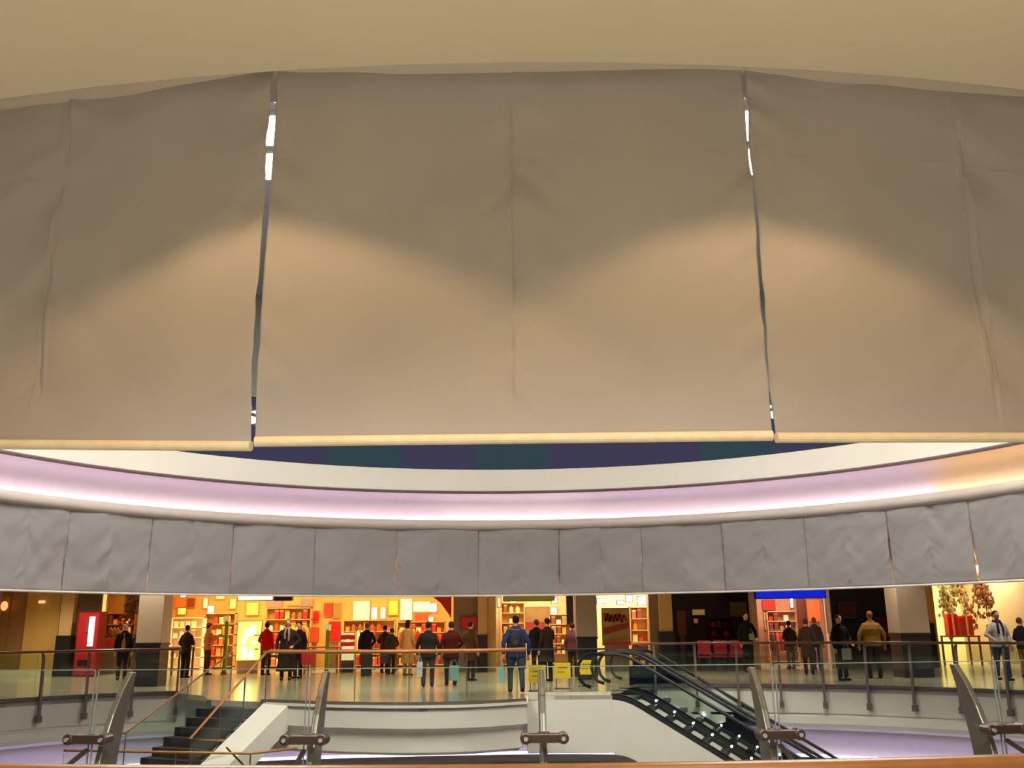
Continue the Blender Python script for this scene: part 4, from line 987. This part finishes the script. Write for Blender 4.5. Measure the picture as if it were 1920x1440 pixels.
# yellow notices
for px0, py0, px1, py1, Y, lab in ((990, 1247, 1022, 1280, 23.6, 'leftmost yellow notice stand, in front of the glass guard'), (1038, 1243, 1068, 1272, 24.4, 'middle yellow notice stand behind the glass guard'), (1081, 1238, 1112, 1265, 25.2, 'rightmost yellow notice stand behind the glass guard')):
    xa, xb = X(px0, Y), X(px1, Y); za, zb_ = Z(px0, py1, Y), Z(px0, py0, Y); O = Vector(((xa+xb)/2, Y, 0))
    t = thing('notice_stand', lab, 'sign', O, group='yellow notice stands')
    obj('board', MB().box((xa, Y, za), (xb, Y+0.03, zb_)), mat('notice_yellow_glow', (226, 184, 10), 0.5, emit=.22), t, O, bevel=0.004)  # weak emission stands in for light falling on the board
    obj('printed_lines', MB().box((xa+.1, Y-0.004, za+.24), (xb-.08, Y, za+.27)).box((xa+.08, Y-0.004, za+.14), (xb-.15, Y, za+.16)), mat('notice_print', (150, 110, 10), 0.6), t, O)
    for sx in (xa+0.03, xb-0.05): obj('leg', MB().box((sx, Y+0.03, 0), (sx+0.025, Y+0.055, zb_)), m_steeld, t, O)
    obj('foot', MB().box((xa, Y-0.1, 0), (xb, Y+0.2, 0.03)), m_steeld, t, O)
# ================================================================== PEOPLE
def V(*a): return Vector(a)
def remesh(o, vox, sm=3):
    r = o.modifiers.new('skin_over', 'REMESH'); r.mode = 'VOXEL'; r.voxel_size = vox; r.use_smooth_shade = True
    s_ = o.modifiers.new('soften', 'SMOOTH'); s_.factor = 0.5; s_.iterations = sm
def limb(mb, pts, rs, n=12):
    mb.tube(pts, rs, n)
    for p, r in zip(pts, rs): mb.ball(p, r*0.99, n=n, m=8)
def person(px, Y, label, H=1.72, face=PI, jacket=(40, 40, 44), legs=(40, 44, 60), hair=(40, 28, 20), skin=None, walk=0.0, coat=0.0, skirt=None, arms=('down', 'down'), build=1.0, hat=None, scarf=None, long_hair=False, front=None, lean=0.0, z0=0.0, shoes=(30, 26, 24)):
    """face = rotation about z; 0 looks toward the viewer, pi looks away"""
    x = X(px, Y); t = thing('person', label, 'person', (x, Y, z0), face); k = H/1.75; sk = skin or m_skin; b = build
    def P(x, y, z): return V(x*k, y*k+lean*max(0, z-0.9)*-0.3, z*k)
    body = MB()
    # torso, neck, head (looking along -y)
    body.loft([tuple(P(0, 0, .86))+(.15*k*b, .10*k*b), tuple(P(0, 0, .95))+(.165*k*b, .11*k*b), tuple(P(0, 0, 1.08))+(.14*k*b, .095*k*b), tuple(P(0, 0, 1.25))+(.16*k*b, .11*k*b), tuple(P(0, 0, 1.38))+(.17*k*b, .10*k*b), tuple(P(0, 0, 1.45))+(.10*k, .07*k), tuple(P(0, 0, 1.50))+(.055*k, .055*k), tuple(P(0, -.01, 1.56))+(.052*k, .055*k)])
    hc = P(0, -.015, 1.64)
    body.ball(hc, .074*k, .092*k, .108*k, 18, 12); body.ball(hc+P(0, -.03, -.055)*1.0, .05*k, .055*k, .055*k, 12, 8)
    body.ball(hc+V(0, -.093*k, -.012*k), .013*k, .02*k, .022*k, 8, 6)
    for s_ in (-1, 1): body.ball(hc+V(s_*.074*k, .005*k, -.005*k), .010*k, .02*k, .03*k, 8, 6)
    jk = MB()
    jk.loft([tuple(P(0, 0, .84 if not coat else .84-coat))+((.19+.12*min(coat, .5))*k*b, (.135+.08*min(coat, .5))*k*b), tuple(P(0, 0, .95))+(.19*k*b, .135*k*b), tuple(P(0, 0, 1.10))+(.175*k*b, .125*k*b), tuple(P(0, 0, 1.28))+(.195*k*b, .135*k*b), tuple(P(0, 0, 1.39))+(.19*k*b**.7, .115*k*b**.7), tuple(P(0, 0, 1.45))+(.135*k, .09*k), tuple(P(0, 0, 1.52))+(.075*k, .075*k)])
    for s_, mode in ((-1, arms[0]), (1, arms[1])):
        sh = P(s_*(.165+.03*(b-1)), 0, 1.385)
        if mode == 'down': el = P(s_*.25*b, .03, 1.12); wr_ = P(s_*.25*b, -.06, .87); fd = V(0, -.1, -1)
        elif mode == 'front': el = P(s_*.27*b, .0, 1.14); wr_ = P(s_*.10, -.24, 1.10); fd = V(-s_*.7, -.6, .1)
        elif mode == 'swing': el = P(s_*.25*b, .10, 1.13); wr_ = P(s_*.25*b, .10, .89); fd = V(0, .1, -1)
        elif mode == 'raise': el = P(s_*.30*b, -.12, 1.20); wr_ = P(s_*.22, -.33, 1.34); fd = V(0, -.8, .4)
        else: el = P(s_*.30*b, -.02, 1.15); wr_ = P(s_*.20, -.22, .98); fd = V(-s_*.3, -.8, -.3)
        limb(body, [sh, el, wr_], [.050*k, .040*k, .028*k]); limb(jk, [sh, sh.lerp(el, .5), el, el.lerp(wr_, .5), wr_.lerp(el, .04)], [.066*k, .064*k*b**.5, .057*k, .050*k, .042*k])
        fd = fd.normalized(); side = V(0, 1, 0).cross(fd) if abs(fd.y) < .7 else V(1, 0, 0); side = (side-fd*side.dot(fd)).normalized(); nrm = fd.cross(side)
        pc = wr_+fd*.05*k; limb(body, [wr_, pc, wr_+fd*.085*k], [.026*k, .032*k, .030*k], 10)
        for q, (off, l) in enumerate(((-.030, .068), (-.010, .078), (.010, .072), (.028, .056))):
            a = wr_+fd*.085*k+side*off*k; m1 = a+fd*l*.5*k; tip = m1+(fd*.7-nrm*.5).normalized()*l*.5*k
            body.tube([a, m1, tip], [.0105*k, .0095*k, .008*k], 7)
        a = wr_+fd*.03*k+side*(-.032)*k; body.tube([a, a+(fd*.6-side*.7)*.04*k, a+(fd*.95-side*.75)*.062*k], [.012*k, .011*k, .009*k], 7)
    tr = MB(); sh_ = MB(); w = walk
    for s_ in (-1, 1):
        hip = P(s_*.09*b, 0, .90); kn = P(s_*.10*b, -.10*w*s_-.02, .49); an = P(s_*.10*b, -.24*w*s_+(.05*w if s_ > 0 else 0), .09)
        if w and s_ < 0: an = P(s_*.10*b, .24*w, .12)
        limb(body, [hip, kn, an], [.075*k, .05*k, .036*k]); body.tube([an, an+V(0, -.12*k, -.05*k)], [.035*k, .028*k], 8)
        limb(tr, [hip, hip.lerp(kn, .5), kn, kn.lerp(an, .6), an+V(0, 0, -.01)], [.098*k*b, .088*k*b, .070*k, .064*k, .060*k])
        f0 = V(an.x, an.y, 0.05*k if not (w and s_ < 0) else .07*k)
        sh_.ball(f0+V(0, .02*k, 0), .045*k, .06*k, .05*k, 12, 8); sh_.ball(f0+V(0, -.09*k, -.008*k), .044*k, .10*k, .038*k, 12, 8); sh_.tube([f0+V(0, .03*k, 0), f0+V(0, .01*k, .06*k)], [.045*k, .042*k], 10)
    tr.loft([tuple(P(0, 0, .80))+(.155*k*b, .115*k*b), tuple(P(0, 0, .90))+(.17*k*b, .12*k*b), tuple(P(0, 0, .99))+(.16*k*b, .115*k*b)])
    bo = obj('body', body, sk, t, recalc=False); remesh(bo, .0085, 2)
    def cloth(name, mb, rgb, vox=.014, tri=2):
        c = obj(name, mb, mat('cloth_%d_%d_%d' % rgb, rgb, 0.85, noise_amt=0.12, nscale=14, bump=.25, bscale=60, spec=.2), t, recalc=False); remesh(c, vox, tri); return c
    cloth('jacket', jk, jacket)
    cloth('trousers', tr, legs); cloth('shoes', sh_, shoes, .010)
    if skirt:
        sk_ = MB().loft([tuple(P(0, 0, .26))+(.30*k, .24*k), tuple(P(0, 0, .55))+(.25*k, .19*k), tuple(P(0, 0, .98))+(.175*k, .13*k)]); cloth('skirt', sk_, skirt)
    hr = MB()
    hr.ball(hc+V(0, .018*k, .022*k), .084*k, .094*k, .104*k, 16, 10)
    if long_hair: hr.loft([tuple(hc+V(0, .06*k, -.20*k))+(.07*k, .03*k), tuple(hc+V(0, .05*k, -.05*k))+(.085*k, .055*k), tuple(hc+V(0, .03*k, .05*k))+(.08*k, .07*k)])
    # keep the face clear: push the front of the hair back
    for i, v in enumerate(hr.v):
        if v[1] < hc.y-.045*k and v[2] < hc.z+.05*k: hr.v[i] = (v[0]*.8, hc.y-.03*k, v[2])
    hname = 'hair'; hcol = hair
    cloth(hname, hr, hair, .010, 1)
    if hat:
        h_ = MB().ball(hc+V(0, .01*k, .05*k), .094*k, .105*k, .085*k, 16, 8); h_.tube([hc+V(0, 0, .035*k), hc+V(0, 0, .055*k)], .10*k, 16); cloth('cap', h_, hat, .010, 1)
    if scarf:
        s2 = MB().tube([V(.085*k*math.cos(a), .08*k*math.sin(a)-.005, 1.49*k+.01*math.sin(3*a)) for a in [2*PI*q/14 for q in range(15)]], .034*k, 10)
        s2.tube([P(.04, -.10, 1.47), P(.06, -.15, 1.32), P(.05, -.15, 1.12)], [.032*k, .03*k, .028*k], 8); s2.tube([P(-.04, -.10, 1.47), P(-.07, -.15, 1.34), P(-.06, -.15, 1.18)], [.032*k, .03*k, .028*k], 8)
        cloth('scarf', s2, scarf, .012, 1)
    if front:   # open jacket showing the lighter layer
        f2 = MB().loft([tuple(P(0, -.055, .90))+(.085*k*b, .10*k*b), tuple(P(0, -.05, 1.2))+(.08*k*b, .10*k*b), tuple(P(0, -.035, 1.44))+(.05*k, .075*k)]); cloth('shirt', f2, front, .012, 1)
    ey = MB()
    for s_ in (-1, 1): ey.ball(hc+V(s_*.028*k, -.083*k, .008*k), .010*k, .006*k, .006*k, 8, 5)
    obj('eyes', ey, mat('eye_dark', (30, 22, 18), 0.3), t)
    obj('mouth', MB().ball(hc+V(0, -.083*k, -.052*k), .022*k, .008*k, .006*k, 8, 5), mat('lip_colour', (150, 74, 66), 0.5), t)
    return t
person(235, 31.0, 'person in a black coat with pale front, standing at the gold shop', 1.74, 0.3, (24, 20, 18), (30, 24, 22), front=(150, 110, 60))
person(262, 33.0, 'person in black partly behind the left taupe column', 1.7, PI*.8, (22, 18, 18), (26, 20, 20), arms=('fold', 'down'))
person(392, 33.4, 'person in an orange jacket and red cap browsing left of the first green post', 1.74, PI*.7, (184, 106, 46), (70, 40, 24), hat=(206, 30, 14), arms=('raise', 'down'))
person(352, 31.6, 'person in a dark brown coat at the table left of the green post', 1.66, PI*.9, (44, 34, 24), (30, 26, 20), arms=('front', 'fold'))
person(501, 32.8, 'person in a red top and dark trousers right of the big lit yellow board', 1.74, PI*.9, (198, 10, 10), (40, 26, 18), arms=('down', 'fold'))
person(540, 29.6, 'person in an open black coat with pale lining and long dark skirt', 1.80, 0.1, (46, 34, 30), (30, 26, 20), coat=.25, skirt=(46, 38, 20), hair=(120, 78, 44), front=(44, 34, 40), arms=('down', 'fold'), build=1.18, long_hair=True, scarf=(170, 140, 100))
person(562, 30.6, 'person in a black jacket just right of the open coated person', 1.72, -0.4, (26, 8, 14), (50, 18, 16), arms=('down', 'down'))
person(688, 32.2, 'person in a black coat with brown hair beside the striped rack', 1.68, PI*1.1, (22, 16, 12), (40, 28, 18), hair=(120, 74, 40), coat=.2, arms=('fold', 'down'))
person(722, 33.6, 'person in a dark red and black coat between the black and beige coated ones', 1.6, PI*.9, (70, 26, 16), (40, 32, 20), arms=('front', 'front'))
person(765, 31.5, 'person with dark hair in a long beige coat, back turned', 1.76, PI*.85, (186, 128, 66), (176, 130, 60), hair=(36, 12, 12), coat=.45, long_hair=True, arms=('down', 'down'))
person(803, 25.7, 'person in a dark jacket seen from behind, left of the burgundy one', 1.66, PI, (34, 30, 22), (44, 46, 36), hair=(40, 32, 22), build=1.2, coat=.06, arms=('down', 'down'))
person(846, 26.2, 'person in a burgundy jacket seen from behind', 1.66, PI*1.1, (72, 14, 12), (34, 30, 22), hair=(50, 26, 18), build=1.2, coat=.1, arms=('fold', 'down'))
person(882, 28.2, 'person in a brown coat in front of the red wall sign', 1.68, PI*.8, (76, 46, 18), (54, 34, 20), hair=(60, 40, 20), coat=.25, arms=('down', 'fold'))
person(967, 23.1, 'person in a blue jacket and jeans with a dark backpack, walking on the platform', 1.76, PI*1.05, (40, 52, 92), (50, 70, 74), hair=(24, 18, 16), walk=.6, build=1.25, arms=('down', 'swing'), coat=.04)
person(1006, 29.2, 'person in black left of the brown coated one, near the cream goods shop', 1.72, PI*.9, (22, 14, 12), (30, 22, 18), hair=(110, 52, 28), arms=('down', 'down'))
person(1026, 27.5, 'person in a dark brown coat with raised arm near the cream goods shop', 1.74, PI*1.2, (44, 28, 22), (34, 26, 20), hair=(46, 26, 18), arms=('raise', 'down'), coat=.3)
person(1073, 29.8, 'person in a mauve top left of the middle column', 1.6, PI*.9, (120, 72, 76), (50, 40, 40), hair=(60, 34, 22), arms=('fold', 'down'))
person(1399, 32.0, 'person in black standing at the right side of the dark shop', 1.9, 0.3, (16, 12, 10), (20, 16, 12), hair=(30, 20, 16), arms=('down', 'fold'))
person(1479, 33.8, 'person in a dark grey coat entering the blue sign shop', 1.62, PI*1.1, (54, 48, 38), (110, 104, 86), arms=('down', 'front'))
person(1511, 30.0, 'person in a brown coat under the right half of the blue sign', 1.66, PI*.9, (58, 38, 22), (42, 28, 22), hair=(64, 46, 26), coat=.3, arms=('down', 'down'))
person(1527, 33.0, 'person in a slate blue jacket at the right of the blue sign shop', 1.72, PI*.8, (86, 88, 92), (76, 62, 66), hair=(190, 120, 70), arms=('down', 'down'))
person(1573, 26.6, 'pale faced person in a black top carrying a white bag', 1.74, 0.4, (18, 12, 14), (46, 40, 36), hair=(40, 26, 20), arms=('down', 'fold'))
person(1633, 27.6, 'bald person in a tan jacket at the rail before the dark bar', 1.84, PI*.95, (128, 92, 34), (48, 34, 22), hair=(128, 78, 34), skin=m_skin2, build=1.3, arms=('down', 'down'))
person(1870, 25.8, 'dark haired person in a grey jacket, black scarf and blue jeans', 1.80, 0.1, (160, 152, 150), (52, 62, 84), hair=(30, 14, 18), scarf=(40, 28, 48), skin=m_skin2, build=1.15, arms=('fold', 'down'), walk=.35, front=(180, 178, 178))
person(1913, 27.0, 'person in black at the right edge of the photo', 1.62, PI*.6, (20, 18, 26), (120, 90, 30), hair=(70, 56, 50), arms=('front', 'fold'))
person(735, 32.6, 'person in a dark olive coat beside the brown table', 1.5, PI*1.2, (50, 44, 24), (60, 50, 30), arms=('fold', 'front'))
bag(788, 1241, 1269, 25.6, 0.16, (170, 172, 178), 'white carrier bag held by the dark jacketed person')
bag(852, 1248, 1276, 25.9, 0.26, (96, 138, 130), 'teal carrier bag hanging beside the burgundy jacketed person')
bag(940, 1251, 1281, 23.0, 0.12, (120, 190, 190), 'pale turquoise carrier bag held by the blue jacketed person')
bag(689, 1226, 1258, 31.4, 0.36, (44, 30, 22), 'large dark brown bag at the feet of the black coated person', z0=0.02)
bag(722, 1228, 1244, 32.4, 0.28, (48, 44, 28), 'dark olive bag below the brown table')
bag(580, 1225, 1246, 30.4, 0.42, (204, 26, 16), 'bright red bag right of the open coated person', emit=.08)
bag(1583, 1216, 1237, 26.4, 0.24, (160, 156, 158), 'white bag carried by the pale faced person')
bag(1408, 1188, 1200, 31.8, 0.16, (120, 116, 84), 'small olive grey bag held by the person in the dark shop')
# backpack of the blue jacketed person
O = Vector((X(966, 22.95), 22.93, 1.0)); t = thing('backpack', 'dark backpack worn by the blue jacketed person', 'backpack', O)
o = obj('pack_body', MB().loft([(O.x, O.y, 1.0, .13, .07), (O.x, O.y, 1.15, .15, .09), (O.x, O.y, 1.36, .13, .08), (O.x, O.y, 1.44, .07, .05)]), mat('pack_dark', (26, 24, 30), 0.7), t, O, smooth=True)
obj('pocket', MB().ball((O.x, O.y-.07, 1.12), .09, .04, .08), mat('pack_dark2', (34, 32, 40), 0.7), t, O, smooth=True)
obj('top_band', MB().box((O.x-.09, O.y-.02, 1.42), (O.x+.09, O.y+.05, 1.46)), mat('pack_grey', (110, 112, 112), 0.7), t, O)
